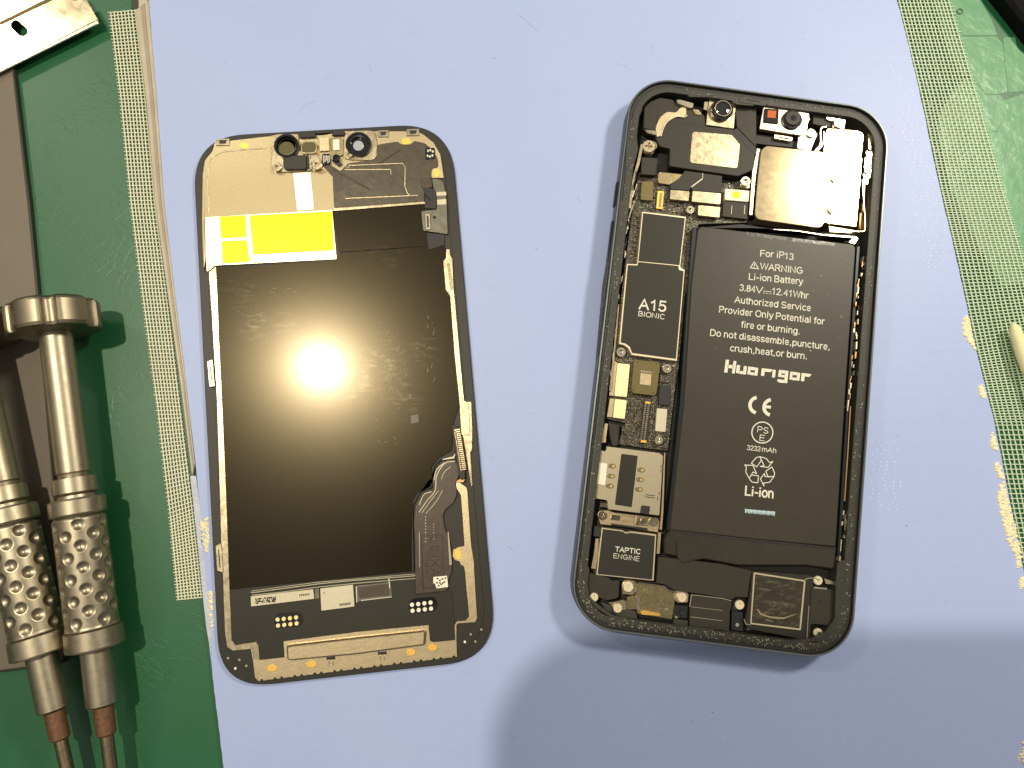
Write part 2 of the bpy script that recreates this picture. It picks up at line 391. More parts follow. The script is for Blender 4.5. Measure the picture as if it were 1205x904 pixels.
# screws: shared meshes (unit radius)
def screw_mesh():
    bm = bmesh.new(); N = 24
    def ring(r, z): return [bm.verts.new((r * math.cos(2 * math.pi * i / N), r * math.sin(2 * math.pi * i / N), z)) for i in range(N)]
    a = ring(1, 0); b = ring(1, .35); c = ring(.86, .5); 
    for p, q in ((a, b), (b, c)):
        for i in range(N): bm.faces.new((p[i], p[(i + 1) % N], q[(i + 1) % N], q[i]))
    w, L = .13, .52; cr = []
    for k in range(4):
        t = k * math.pi / 2 + .4
        for x, y in ((w, w), (L, w), (L, -w)) if False else ((L, -w), (L, w), (w, w)):
            cr.append((x * math.cos(t) - y * math.sin(t), x * math.sin(t) + y * math.cos(t)))
    top = [bm.verts.new((x, y, .5)) for x, y in cr]; bot = [bm.verts.new((x * .8, y * .8, .12)) for x, y in cr]
    n = len(cr)
    for i in range(n): bm.faces.new((top[i], top[(i + 1) % n], bot[(i + 1) % n], bot[i]))
    bm.faces.new(bot)
    edges = [bm.edges.get((c[i], c[(i + 1) % N])) for i in range(N)] + [bm.edges.get((top[i], top[(i + 1) % n])) for i in range(n)]
    bmesh.ops.triangle_fill(bm, edges=edges, use_beauty=True)
    bmesh.ops.recalc_face_normals(bm, faces=bm.faces)
    me = bpy.data.meshes.new('screw'); bm.to_mesh(me); bm.free(); return me
SCREW = {}
def screw(px, py, rpx, z, parent, key='nickel', name='screw'):
    if key not in SCREW:
        me = screw_mesh(); me.materials.append(M[key]); SCREW[key] = me
    r = rpx * pxmm(px, py, z); c = W(px, py, z)
    o = link(name, SCREW[key], parent, Vector((c.x, c.y, z - r * .5))); o.scale = (r * MM, r * MM, r * MM)
    o.rotation_euler.z = (px * 7 + py * 3) % 3
    return o
def standoff(px, py, rpx, z, parent, key='nickel'):
    return disc('standoff', px, py, rpx, z - .8, z, M[key], parent,
                [(1, 0), (1, .9), (.9, 1), (.5, 1), (.42, .9), (.42, .2), (0, .2)], 24)

# ---- a small grotesque alphabet drawn as strokes (cap height 10, x height 7.4)
def _A(cx, cy, rx, ry, a0, a1, n=10): return [(cx + rx * math.cos(math.radians(a0 + (a1 - a0) * i / n)), cy + ry * math.sin(math.radians(a0 + (a1 - a0) * i / n))) for i in range(n + 1)]
_bowl = lambda x: [_A(x, 3.7, 2.5, 3.7, 0, 360, 18)]
GL = {
 'A': (8.4, [[(0, 0), (3.9, 10), (7.8, 0)], [(1.4, 3.4), (6.4, 3.4)]]), 'B': (8, [[(.6, 0), (.6, 10), (4, 10)] + _A(4, 7.6, 2.5, 2.4, 90, -90, 8) + [(.6, 5.2)], [(4, 5.2)] + _A(4.2, 2.6, 2.8, 2.6, 90, -90, 8) + [(.6, 0)]]),
 'C': (8.8, [_A(4.5, 5, 4, 5, 45, 315, 16)]), 'D': (8.6, [[(.6, 0), (.6, 10), (3.6, 10)] + _A(3.6, 5, 4.1, 5, 90, -90, 12) + [(.6, 0)]]),
 'E': (7.6, [[(6.6, 10), (.6, 10), (.6, 0), (6.8, 0)], [(.6, 5.2), (6.2, 5.2)]]), 'F': (7.2, [[(6.5, 10), (.6, 10), (.6, 0)], [(.6, 5.1), (5.8, 5.1)]]),
 'G': (9.2, [_A(4.6, 5, 4.1, 5, 48, 350, 16) + [(8.5, 4.8), (4.9, 4.8)]]), 'I': (2.9, [[(1.3, 0), (1.3, 10)]]), 'L': (6.9, [[(.6, 10), (.6, 0), (6.2, 0)]]),
 'N': (8.6, [[(.6, 0), (.6, 10), (7.2, 0), (7.2, 10)]]), 'O': (9.4, [_A(4.6, 5, 4.1, 5, 0, 360, 20)]), 'P': (8, [[(.6, 0), (.6, 10), (4.2, 10)] + _A(4.2, 7.3, 2.8, 2.7, 90, -90, 8) + [(.6, 4.6)]]),
 'R': (8.4, [[(.6, 0), (.6, 10), (4.3, 10)] + _A(4.3, 7.5, 2.7, 2.5, 90, -90, 8) + [(.6, 5)], [(4.2, 5), (7.4, 0)]]), 'S': (8, [_A(3.8, 7.4, 3, 2.6, 25, 270, 10) + _A(3.8, 2.5, 3.3, 2.5, 90, -155, 10)]),
 'T': (7.6, [[(0, 10), (7.2, 10)], [(3.6, 10), (3.6, 0)]]), 'V': (8, [[(0, 10), (3.7, 0), (7.4, 10)]]), 'W': (11.8, [[(0, 10), (2.8, 0), (5.6, 10), (8.4, 0), (11.2, 10)]]), 'X': (8, [[(.2, 10), (7.2, 0)], [(7, 10), (.1, 0)]]),
 '1': (6.6, [[(1, 7.6), (2.6, 8.4), (3.7, 10), (3.7, 0)]]), '2': (6.9, [_A(3.2, 7.3, 2.7, 2.7, 165, -30, 9) + [(.4, 0), (6.2, 0)]]),
 '3': (6.9, [_A(3.2, 7.6, 2.5, 2.4, 160, -90, 9) + _A(3.1, 2.6, 2.9, 2.6, 90, -160, 10)]), '4': (7, [[(4.8, 0), (4.8, 10), (.3, 3.2), (6.5, 3.2)]]),
 '5': (6.9, [[(5.8, 10), (1.4, 10), (.8, 5.2)] + _A(3.1, 3.2, 2.9, 3.2, 125, -155, 11)]), '8': (6.9, [_A(3.2, 7.6, 2.3, 2.4, 0, 360, 14), _A(3.2, 2.7, 2.8, 2.7, 0, 360, 14)]),
 'a': (6.4, [_A(3, 5.3, 2.3, 2.1, 155, 0, 7) + [(5.3, 0)], [(5.3, 4.4), (3, 4)] + _A(2.6, 2.1, 2.2, 2, 90, 270, 7) + [(3.6, .2), (5.3, 1.6)]]),
 'b': (6.7, [[(.6, 10), (.6, 0)]] + _bowl(3.3)), 'c': (6, [_A(3.1, 3.7, 2.6, 3.7, 42, 318, 12)]), 'd': (6.7, [[(5.6, 10), (5.6, 0)]] + _bowl(2.9)),
 'e': (6.5, [[(.5, 3.8), (5.7, 3.8)] + _A(3.1, 3.7, 2.6, 3.7, 0, 320, 14)]), 'f': (3.6, [[(1.5, 0), (1.5, 7.8)] + _A(2.9, 8.3, 1.4, 1.6, 175, 70, 5), [(.1, 7.1), (3.4, 7.1)]]),
 'g': (6.7, [[(5.6, 7.3), (5.6, -.6)] + _A(3, -.6, 2.6, 2.2, 0, -150, 7)] + _bowl(2.9)),
 'h': (6.6, [[(.6, 10), (.6, 0)], [(.6, 4.4)] + _A(3, 4.6, 2.4, 2.8, 160, 0, 7) + [(5.4, 0)]]), 'i': (2.8, [[(1.1, 0), (1.1, 6.6)], [(1.1, 9.3), (1.1, 9.9)]]), 'l': (2.7, [[(1.1, 0), (1.1, 10)]]),
 'm': (9.8, [[(.6, 7.3), (.6, 0)], [(.6, 4.4)] + _A(2.6, 4.9, 2, 2.5, 160, 0, 6) + [(4.6, 0)], [(4.6, 4.4)] + _A(6.7, 4.9, 2, 2.5, 160, 0, 6) + [(8.7, 0)]]),
 'n': (6.6, [[(.6, 7.3), (.6, 0)], [(.6, 4.4)] + _A(3, 4.6, 2.4, 2.8, 160, 0, 7) + [(5.4, 0)]]), 'o': (6.8, [_A(3.2, 3.7, 2.8, 3.7, 0, 360, 18)]), 'p': (6.7, [[(.6, 7.3), (.6, -2.8)]] + _bowl(3.3)),
 'r': (4.1, [[(.6, 7.3), (.6, 0)], [(.6, 4.6)] + _A(2.9, 5, 2.3, 2.3, 165, 70, 5)]), 's': (5.9, [_A(2.8, 5.5, 2.2, 1.9, 20, 270, 9) + _A(2.8, 1.9, 2.4, 1.8, 90, -155, 9)]),
 't': (3.6, [[(1.5, 9.4), (1.5, 1.6)] + _A(2.6, 1.4, 1.1, 1.4, 180, 290, 4), [(.1, 7.1), (3.3, 7.1)]]), 'u': (6.6, [[(.6, 7.3), (.6, 2.8)] + _A(3, 2.8, 2.4, 2.8, 180, 340, 7), [(5.4, 7.3), (5.4, 0)]]),
 'v': (5.9, [[(0, 7.3), (2.8, 0), (5.6, 7.3)]]), 'x': (5.9, [[(.1, 7.3), (5.5, 0)], [(5.4, 7.3), (0, 0)]]), 'y': (5.9, [[(0, 7.3), (2.9, .2)], [(5.7, 7.3), (2.7, -1.2), (1.8, -2.6), (.5, -2.7)]]),
 'z': (5.9, [[(.3, 7.1), (5.2, 7.1), (.2, .3), (5.4, .3)]]), '.': (3, [[(1.2, 0), (1.2, .9)]]), ',': (3, [[(1.3, .9), (1.3, 0), (.8, -1.4)]]), '-': (4.4, [[(.5, 3.6), (3.6, 3.6)]]), ' ': (3.4, [])}
def text(name, s, pL, pR, z, m, parent, hpx=None, bold=1.25, thick=.03):
    """print s with its baseline from pL to pR (px); hpx = height of a capital in px; bold = stroke width"""
    x = 0; st = []
    for ch in s:
        adv, ls = GL[ch]
        for l in ls: st.append([(a + x, b) for a, b in l])
        x += adv + .9 * (ch != ' ')
    x0 = min(p[0] for l in st for p in l); x1 = max(p[0] for l in st for p in l)
    a = W(*pL, z); b = W(*pR, z); ux = (b - a) / (x1 - x0); dn = ux.normalized(); dy = Vector((-dn.y, dn.x, 0))
    sy = hpx * pxmm(*pL, z) / 10.0; V = []; F = []; hw = bold * sy / 2
    for si, l in enumerate(st):
        P = [a + ux * (p[0] - x0) + dy * (p[1] * sy) for p in l]; o = len(V); zz = z + thick + .003 * (si % 3); n = len(P)
        closed = (P[0] - P[-1]).length < 1e-6
        for i, p in enumerate(P):
            q0 = P[i - 1] if i else (P[-2] if closed else None); q1 = P[i + 1] if i < n - 1 else (P[1] if closed else None)
            d0 = (p - q0).normalized() if q0 is not None else None; d1 = (q1 - p).normalized() if q1 is not None else None
            e = Vector((0, 0, 0))
            if d0 is None: t = d1; e = -t * hw * .7
            elif d1 is None: t = d0; e = t * hw * .7
            else: t = (d0 + d1).normalized()
            nn = Vector((-t.y, t.x, 0)); k = 1.0
            if d0 is not None and d1 is not None: k = min(1.7, 1 / max(.4, abs(nn.dot(Vector((-d0.y, d0.x, 0))))))
            for sg in (1, -1): v = p + e + nn * (hw * k * sg); V.append((v.x, v.y, zz))
        for i in range(n - 1): F.append((o + 2 * i, o + 2 * i + 1, o + 2 * i + 3, o + 2 * i + 2))
    return mk(name, V, F, m, parent)

# ================================================================== SETTING
def sheet(name, x0, y0, x1, y1, z, m, thick=3):
    V, F = prism([(x0, y0), (x1, y0), (x1, y1), (x0, y1)], z - thick, z, 0)
    o = mk(name, V, F, m); o['kind'] = 'structure'; return o
ZM = -1.2      # top of the green vinyl
sheet('table_top', -700, -500, 700, 600, ZM, M['vinyl'], 20)

# ------------------------------------------------------------------ lavender pad with its scrim borders
pad = thing('work_pad', 'large lavender blue coated cloth pad with mesh borders under both phone halves', 'work mat', (0, 0, ZM))
padL = [(172, -60), (175, 0), (183, 120), (191, 239), (204, 340), (216, 430), (228, 530), (236, 610), (240, 690), (247, 770), (255, 840), (263, 904), (270, 980)]
padR = [(1240, 980), (1222, 760), (1203, 661), (1187, 580), (1171, 499), (1149, 411), (1136, 350), (1125, 300), (1106, 220), (1085, 120), (1070, 55), (1056, 0), (1043, -60)]
random.seed(3)
def wob(p, a):
    out = []
    for i in range(len(p) - 1):
        for k in range(8):
            t = k / 8; out.append((p[i][0] * (1 - t) + p[i + 1][0] * t + random.uniform(-a, a), p[i][1] * (1 - t) + p[i + 1][1] * t))
    out.append(p[-1]); return out
poly('coating', wob(padL, .35) + wob(padR, .35), ZM + .25, 0, M['pad'], pad, bev=.12)

def scrim(name, inner, outer, ncol, pitch, m, zt=ZM + .45, zr=None):
    """woven border between two px polylines given at the same parameter"""
    def at(pl, t):
        k = t * (len(pl) - 1); i = min(int(k), len(pl) - 2); f = k - i
        return Vector(pl[i]) * (1 - f) + Vector(pl[i + 1]) * f
    L = sum((Vector(inner[i + 1]) - Vector(inner[i])).length for i in range(len(inner) - 1))
    rows = int(L / pitch); parts = []
    hw = .34; th = .10
    def ribbon(P, hw):
        V = []; F = []
        for i, p in enumerate(P):
            a = P[max(0, i - 1)]; b = P[min(len(P) - 1, i + 1)]; t = (b - a); t.z = 0; t.normalize(); nn = Vector((-t.y, t.x, 0)) * hw
            V += [tuple(p + nn + Vector((0, 0, -th))), tuple(p + nn * .6 + Vector((0, 0, th))), tuple(p - nn * .6 + Vector((0, 0, th))), tuple(p - nn + Vector((0, 0, -th)))]
            if i:
                o = (i - 1) * 4
                for q in range(3): F.append((o + q, o + q + 1, o + q + 5, o + q + 4))
        return V, F
    for c in range(ncol):
        u = (c + .5) / ncol + random.uniform(-.006, .006); P = []
        for k in range(rows * 2 + 1):
            t = k / (rows * 2); q = at(inner, t).lerp(at(outer, t), u)
            w = W(q.x, q.y, zt); w.z = zt + .09 * math.cos(math.pi * k / 2 * 1 + c * math.pi)
            P.append(w)
        parts.append(ribbon(P, .19))
    for rr in range(rows + 1):
        t = rr / rows; a = at(inner, t); b = at(outer, t); ext = random.uniform(.0, .035); P = []
        for c in range(ncol * 2 + 1):
            u = c / (ncol * 2) * (1 + ext); q = a.lerp(b, u); w = W(q.x, q.y, zt)
            w.z = zt + .07 * math.cos(math.pi * c / 2 + rr * math.pi); P.append(w)
        parts.append(ribbon(P, .15))
    o = joined(name, parts, m, pad, stuff=True); return o
scrim('mesh_border', [(161, 12), (173, 120), (184, 239), (199, 360), (213, 480), (228, 600), (239, 703)],
      [(128, 15), (141, 120), (152.6, 239), (168, 360), (184, 480), (199, 610), (208, 706)], 8, 4.3, M['scrim_left'])
scrim('mesh_border', [(1044, -60), (1056, 0), (1085, 120), (1106, 220), (1125, 300), (1149, 411), (1171, 499), (1203, 661), (1228, 800)],
      [(1104, -60), (1118, 0), (1153, 120), (1180, 220), (1204, 300), (1230, 400), (1255, 499), (1290, 661), (1320, 800)], 15, 3.9, M['scrim'])
# edge tape plies beside the left border
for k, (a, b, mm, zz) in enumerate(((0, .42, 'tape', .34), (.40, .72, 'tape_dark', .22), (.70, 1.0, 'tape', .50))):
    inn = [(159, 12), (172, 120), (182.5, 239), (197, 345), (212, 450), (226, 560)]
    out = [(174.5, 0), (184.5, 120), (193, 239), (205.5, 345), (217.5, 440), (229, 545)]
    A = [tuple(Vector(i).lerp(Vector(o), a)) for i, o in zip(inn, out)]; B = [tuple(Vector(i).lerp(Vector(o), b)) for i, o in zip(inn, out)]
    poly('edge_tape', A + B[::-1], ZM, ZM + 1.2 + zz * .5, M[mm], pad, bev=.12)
poly('edge_tape', [(161, -60), (173, -60), (173, 10), (163, 13)], ZM, ZM + .9, M['tape'], pad, bev=.1)
poly('edge_tape', [(153, -60), (162, -60), (163, 13), (155, 10)], ZM, ZM + .5, M['board_edge'], pad, bev=.1)
# worn skin and exposed weave
G7 = crop(200, 560, 2.628)
poly('worn_skin', G7((62, 0), (80, 0), (88, 60), (98, 130), (96, 200), (104, 250), (112, 330), (124, 400), (132, 470), (128, 560), (112, 470), (100, 360), (86, 220), (74, 110)), ZM, .06, M['skin'], pad, r=2, bev=.05)
def lumps(name, pts, n, size, seed, m='foam', z=.05, parent=None):
    random.seed(seed); xs = [p[0] for p in pts]; ys = [p[1] for p in pts]; P = []; tries = 0
    def inside(x, y):
        c = False
        for i in range(len(pts)):
            (x1, y1), (x2, y2) = pts[i - 1], pts[i]
            if (y1 > y) != (y2 > y) and x < (x2 - x1) * (y - y1) / (y2 - y1) + x1: c = not c
        return c
    while len(P) < n and tries < n * 80:
        tries += 1; x = random.uniform(min(xs), max(xs)); y = random.uniform(min(ys), max(ys))
        if not inside(x, y): continue
        c = W(x, y, z); s = size * random.uniform(.6, 1.2); a0 = random.random() * 3; V = []
        for k, (rr, zz) in enumerate(((1, 0), (.8, .45), (.35, .75))):
            for i in range(7):
                a = a0 + i * 2 * math.pi / 7; q = rr * s * random.uniform(.85, 1.15)
                V.append((c.x + q * math.cos(a) * 1.15, c.y + q * math.sin(a) * .8, z - .05 + zz * s))
        F = [(k * 7 + i, k * 7 + (i + 1) % 7, (k + 1) * 7 + (i + 1) % 7, (k + 1) * 7 + i) for k in range(2) for i in range(7)] + [tuple(14 + i for i in range(7))]
        P.append((V, F))
    o = joined(name, P, M[m], parent, smooth=True)
    if n > 8: o['kind'] = 'stuff'
    return o
R2 = crop(1110, 350, 6.03); R4 = crop(1140, 500, 3.477)
for i, (pt, n) in enumerate(((R2((132, 200), (160, 130), (182, 150), (200, 260), (232, 375), (190, 330), (145, 260)), 60),
        (R2((252, 650), (270, 610), (285, 640), (305, 720), (275, 710)), 22), (R4((88, 50), (100, 28), (112, 60), (116, 105), (94, 95)), 18),
        (R4((108, 160), (122, 148), (134, 190), (146, 222), (128, 215), (112, 190)), 16),
        (R4((120, 300), (128, 240), (144, 232), (158, 300), (190, 410), (214, 530), (220, 585), (200, 585), (190, 530), (158, 470), (130, 360)), 130),
        (R4((206, 640), (222, 615), (235, 660), (215, 675)), 14), ([(1197, 895), (1206, 868), (1215, 904)], 12),
        (G7((94, 140), (118, 132), (122, 190), (112, 240), (100, 205)), 26), (G7((120, 355), (130, 350), (134, 460), (128, 470)), 14))):
    lumps('exposed_weave', pt, int(n * 2.6), .42, i, parent=pad)
random.seed(5)
def specks(name, n, m, label, s0, s1, zone=(260, 20, 1120, 890)):
    P = []
    for i in range(n):
        x, y = random.uniform(zone[0], zone[2]), random.uniform(zone[1], zone[3])
        c = W(x, y, 0); s = random.uniform(s0, s1); a = random.random() * 3; l = random.uniform(1, 3)
        q = [(c.x + s * l * math.cos(a + t) , c.y + s * math.sin(a + t) * .8) for t in (0, 1.3, 2.8, 4.2, 5.4)]
        P.append(prism(q, .0, s * .7, 0))
    o = joined(name, P, M[m], None, stuff=True); tag(o, label, 'dust')
specks('dust', 70, 'dust', 'pale dust specks scattered over the lavender pad', .05, .12)
specks('dark_dust', 34, 'dust_dark', 'dark lint specks scattered over the lavender pad', .05, .12)

random.seed(19); hair = []
for i in range(46):
    x, y = random.uniform(270, 1120), random.uniform(20, 890); a = random.uniform(0, 6.28); l = random.uniform(2, 14) * random.random() + 2; b = a + random.gauss(0, .7)
    p = [(x, y), (x + l * math.cos(a), y + l * math.sin(a)), (x + l * math.cos(a) + l * math.cos(b), y + l * math.sin(a) + l * math.sin(b))]
    hair.append(strip(bez(p, 4), random.uniform(.25, .5), -.02, .012))
M['hair'] = mat('faint_pad_scratch', (.22, .27, .45), .4, 0)
joined('pad_scratches', hair, M['hair'], pad, stuff=True)
random.seed(14); dots = []
for (x0, y0, x1, y1, sl, st) in ((1046, 68, 1092, 320, .17, 8.0), (1026, 520, 1062, 600, -.05, 8.5)):
    y = y0
    while y < y1:
        x = x0 + (y - y0) * sl + random.uniform(0, 6); k = 0
        while x < x1 + (y - y0) * sl * .6:
            if random.random() < .8:
                c = W(x, y, 0); s_ = random.uniform(.09, .17); V = [(c.x + s_ * .8 * math.cos(a) , c.y + s_ * 1.3 * math.sin(a), -.02) for a in [i * math.pi / 4 for i in range(8)]] + [(c.x, c.y, .10)]
                dots.append((V, [(i, (i + 1) % 8, 8) for i in range(8)]))
            x += st * random.uniform(.8, 1.2)
        y += st * .55
M['dot'] = mat('embossed_glint_coating', (.72, .76, .92), .2, 0, spec=.7)  # raised dots; their paler colour stands in for lamp glints
joined('embossed_glint_dots', dots, M['dot'], pad, stuff=True, smooth=True)

# ------------------------------------------------------------------ film flakes on the vinyl, top right
H8 = crop(1100, 0, 6.457); U2 = crop(1040, 0, 3.013)
fl = thing('film_sheet', 'cracked clear film peeling from the green vinyl right of the mesh border', 'film', W(1160, 100, ZM))
poly('film_flake', H8((60, 275), (300, 280), (475, 275), (520, 345), (535, 520), (555, 700), (490, 715), (390, 720), (285, 590), (180, 560)), ZM, ZM + .12, M['clear'], fl, r=3, bev=.03)
poly('film_flake', H8((200, 600), (285, 592), (390, 725), (490, 718), (545, 778), (500, 904), (470, 1000), (250, 1000)), ZM, ZM + .2, M['clear'], fl, r=3, bev=.03)
poly('film_flake', H8((520, 285), (610, 280), (625, 360), (690, 430), (760, 500), (760, 690), (560, 700), (538, 520), (524, 345)), ZM, ZM + .09, M['clear'], fl, r=2, bev=.03)
poly('film_flake', U2((350, 465), (405, 468), (418, 490), (412, 600), (458, 640), (466, 708), (486, 720), (490, 842), (440, 860), (380, 700)), ZM, ZM + .14, M['clear'], fl, r=3, bev=.03)
poly('film_flake', [(1176, 120), (1235, 100), (1235, 340), (1206, 340), (1194, 262), (1172, 205)], ZM, ZM + .07, M['clear'], fl, r=3, bev=.02)
poly('film_flake', H8((-40, -200), (240, -200), (350, 0), (430, 150), (478, 268), (60, 270)), ZM, ZM + .05, M['clear'], fl, r=2, bev=.02)
poly('film_flake', U2((255, 300), (330, 290), (410, 560), (475, 850), (500, 1000), (420, 1020), (330, 860), (225, 640), (190, 420)), ZM, ZM + .22, M['clear'], fl, r=6, bev=.03)
c = W(1129.5, 13.5, ZM + .2); V, F = lathe([(.86, 0), (.86, .15), (.72, .15), (.72, 0)], 24); F = F[:-1]
rg = link('tiny_ring', mesh_of('tiny_ring', V, F, M['ledge']), None, c); tag(rg, 'tiny dark ring on the green vinyl beside the right mesh border', 'ring')

# dark case, top right corner
cs = poly('black_case', [(1176, -14), (1222, 44), (1420, 120), (1300, -160), (1080, -160)], ZM, 4, M['case'], None, r=[10, 4, 4, 4, 4], bev=1.0)
tag(cs, 'black case whose edge shows in the top right corner', 'case')

# ------------------------------------------------------------------ grey board, blade, swab
gb = thing('grey_board', 'flat warm grey board lying under the two screwdrivers', 'board', W(10, 450, ZM))
gpts = [(-160, 60), (15, 60), (16.5, 86), (34.5, 239), (44, 340), (61, 535), (79, 735), (76, 781), (38, 786), (0, 791), (-120, 800)]
poly('base', gpts, ZM, ZM + 1.7, M['board_edge'], gb, r=[0, 0, 0, 0, 0, 0, 4, 8, 0, 0, 0], bev=.2)
poly('top_skin', [(-158, 62), (13.5, 60), (14.5, 86), (32, 239), (41.6, 340), (58.6, 535), (77, 735), (73, 779), (38, 783.5), (0, 788.5), (-118, 797)], ZM + 1.6, ZM + 1.9, M['board'], gb, r=[0, 0, 0, 0, 0, 0, 4, 8, 0, 0, 0], bev=.08)

U1 = crop(0, 0, 3.767)
bl = thing('scraper_blade', 'shiny steel scraper blade with an oblong slot in the top left corner', 'blade', W(40, 30, 2.2))
def blade_plate():
    outer = rounded(U1((-260, 420), (0, 303), (420, 92), (434, 88), (372, -20), (355, -6), (330, 5), (308, -6), (300, -60), (-260, -60)), 1.2)
    hole = []; a = Vector(U1((70, 112))[0]); b = Vector(U1((100, 140))[0]); d = (b - a).normalized(); nn = Vector((-d.y, d.x)); r = 6.2
    for k in range(9): t = -math.pi / 2 + math.pi * k / 8; hole.append(tuple(b + d * math.cos(t) * r + nn * math.sin(t) * r))
    for k in range(9): t = math.pi / 2 + math.pi * k / 8; hole.append(tuple(a + d * math.cos(t) * r + nn * math.sin(t) * r))
    bm = bmesh.new(); z1, z0 = 2.55, 2.1; loops = []
    c = W(60, 20, 2.1)
    for z in (z1, z0):
        for L in (outer, hole):
            loops.append([bm.verts.new((W(x, y, z1).xy.to_3d() + Vector((0, 0, z)) - c) * MM) for x, y in L])
    for A, B in ((0, 2), (1, 3)):
        n = len(loops[A])
        for i in range(n): bm.faces.new((loops[A][i], loops[A][(i + 1) % n], loops[B][(i + 1) % n], loops[B][i]))
    for A, B in ((0, 1), (2, 3)):
        E = [bm.edges.get((L[i], L[(i + 1) % len(L)])) for L in (loops[A], loops[B]) for i in range(len(L))]
        bmesh.ops.triangle_fill(bm, edges=E, use_beauty=True)
    bmesh.ops.recalc_face_normals(bm, faces=bm.faces)
    me = bpy.data.meshes.new('blade_plate'); bm.to_mesh(me); bm.free(); me.materials.append(M['blade'])
    return link('blade_plate', me, bl, c)
blade_plate()
poly('cutting_edge', U1((-260, 422), (0, 305), (420, 94), (434, 90), (440, 104), (420, 112), (0, 320), (-260, 437)), 2.0, 2.38, M['blade_edge'], bl, bev=.12)
poly('spine', U1((-260, 190), (0, 100), (205, 0), (330, -62), (-260, -62)), 1.9, 3.2, M['blade'], bl, bev=.25)

def capsule_chain(pts, rad, seg=20):
    """tube through mm points with radii; closed round ends by tapering the radii"""
    V = []; F = []
    for i, p in enumerate(pts):
        a = pts[max(0, i - 1)]; b = pts[min(len(pts) - 1, i + 1)]; t = (b - a).normalized()
        u = t.cross(Vector((0, 0, 1))).normalized(); v = u.cross(t)
        for k in range(seg):
            an = 2 * math.pi * k / seg; V.append(tuple(p + (u * math.cos(an) + v * math.sin(an)) * rad[i]))
        if i:
            for k in range(seg): F.append(((i - 1) * seg + k, (i - 1) * seg + (k + 1) % seg, i * seg + (k + 1) % seg, i * seg + k))
    F.append(tuple(range(seg))); F.append(tuple((len(pts) - 1) * seg + k for k in range(seg)))
    return V, F
sw = thing('cotton_swab', 'cream cotton swab tip lying on the right mesh border', 'cotton swab', W(1198, 410, 1))
a = W(1192, 380, 2.4); b = W(1212, 446, 2.4); d = (b - a)
prof = [(0, .1), (.02, .55), (.05, .95), (.1, 1.3), (.2, 1.6), (.4, 1.72), (.6, 1.7), (.8, 1.5), (.93, 1.15), (1.0, .95)]
V, F = capsule_chain([a + d * t for t, r in prof], [r for t, r in prof]); mk('cotton_tip', V, F, M['cotton'], sw, smooth=True)
V, F = capsule_chain([b - d * .05, b + d * 3], [.85, .85]); mk('stick', V, F, M['white'], sw, smooth=True)

# ------------------------------------------------------------------ screwdrivers (local: axis along -Y, cap end at 0)
SD_A = W(61.0, 357, 10.6); SD_B = W(128, 885, 7.0); AX = (SD_B - SD_A)
def S(y):                       # px row on the axis -> mm from the cap end
    x = 61.0 + (y - 357) * (67 / 528); t = (y - 357) / 528; p = W(x, y, 10.6 - 3.6 * t)
    return (p - SD_A).length * (1 if y >= 357 else -1)
def lathe_y(prof, seg=48, shape=None, extra=None):
    V = []; F = []; n = len(prof)
    for i in range(seg):
        a = 2 * math.pi * i / seg
        for s, r in prof:
            q = r * (shape(a, s) if shape else 1) - (extra(a, s) if extra else 0)
            V.append((q * math.cos(a), -s, q * math.sin(a)))
    for i in range(seg):
        j = (i + 1) % seg
        for k in range(n - 1): F.append((i * n + k, i * n + k + 1, j * n + k + 1, j * n + k))
    F.append(tuple(i * n for i in range(seg))[::-1]); F.append(tuple(i * n + n - 1 for i in range(seg)))
    return V, F
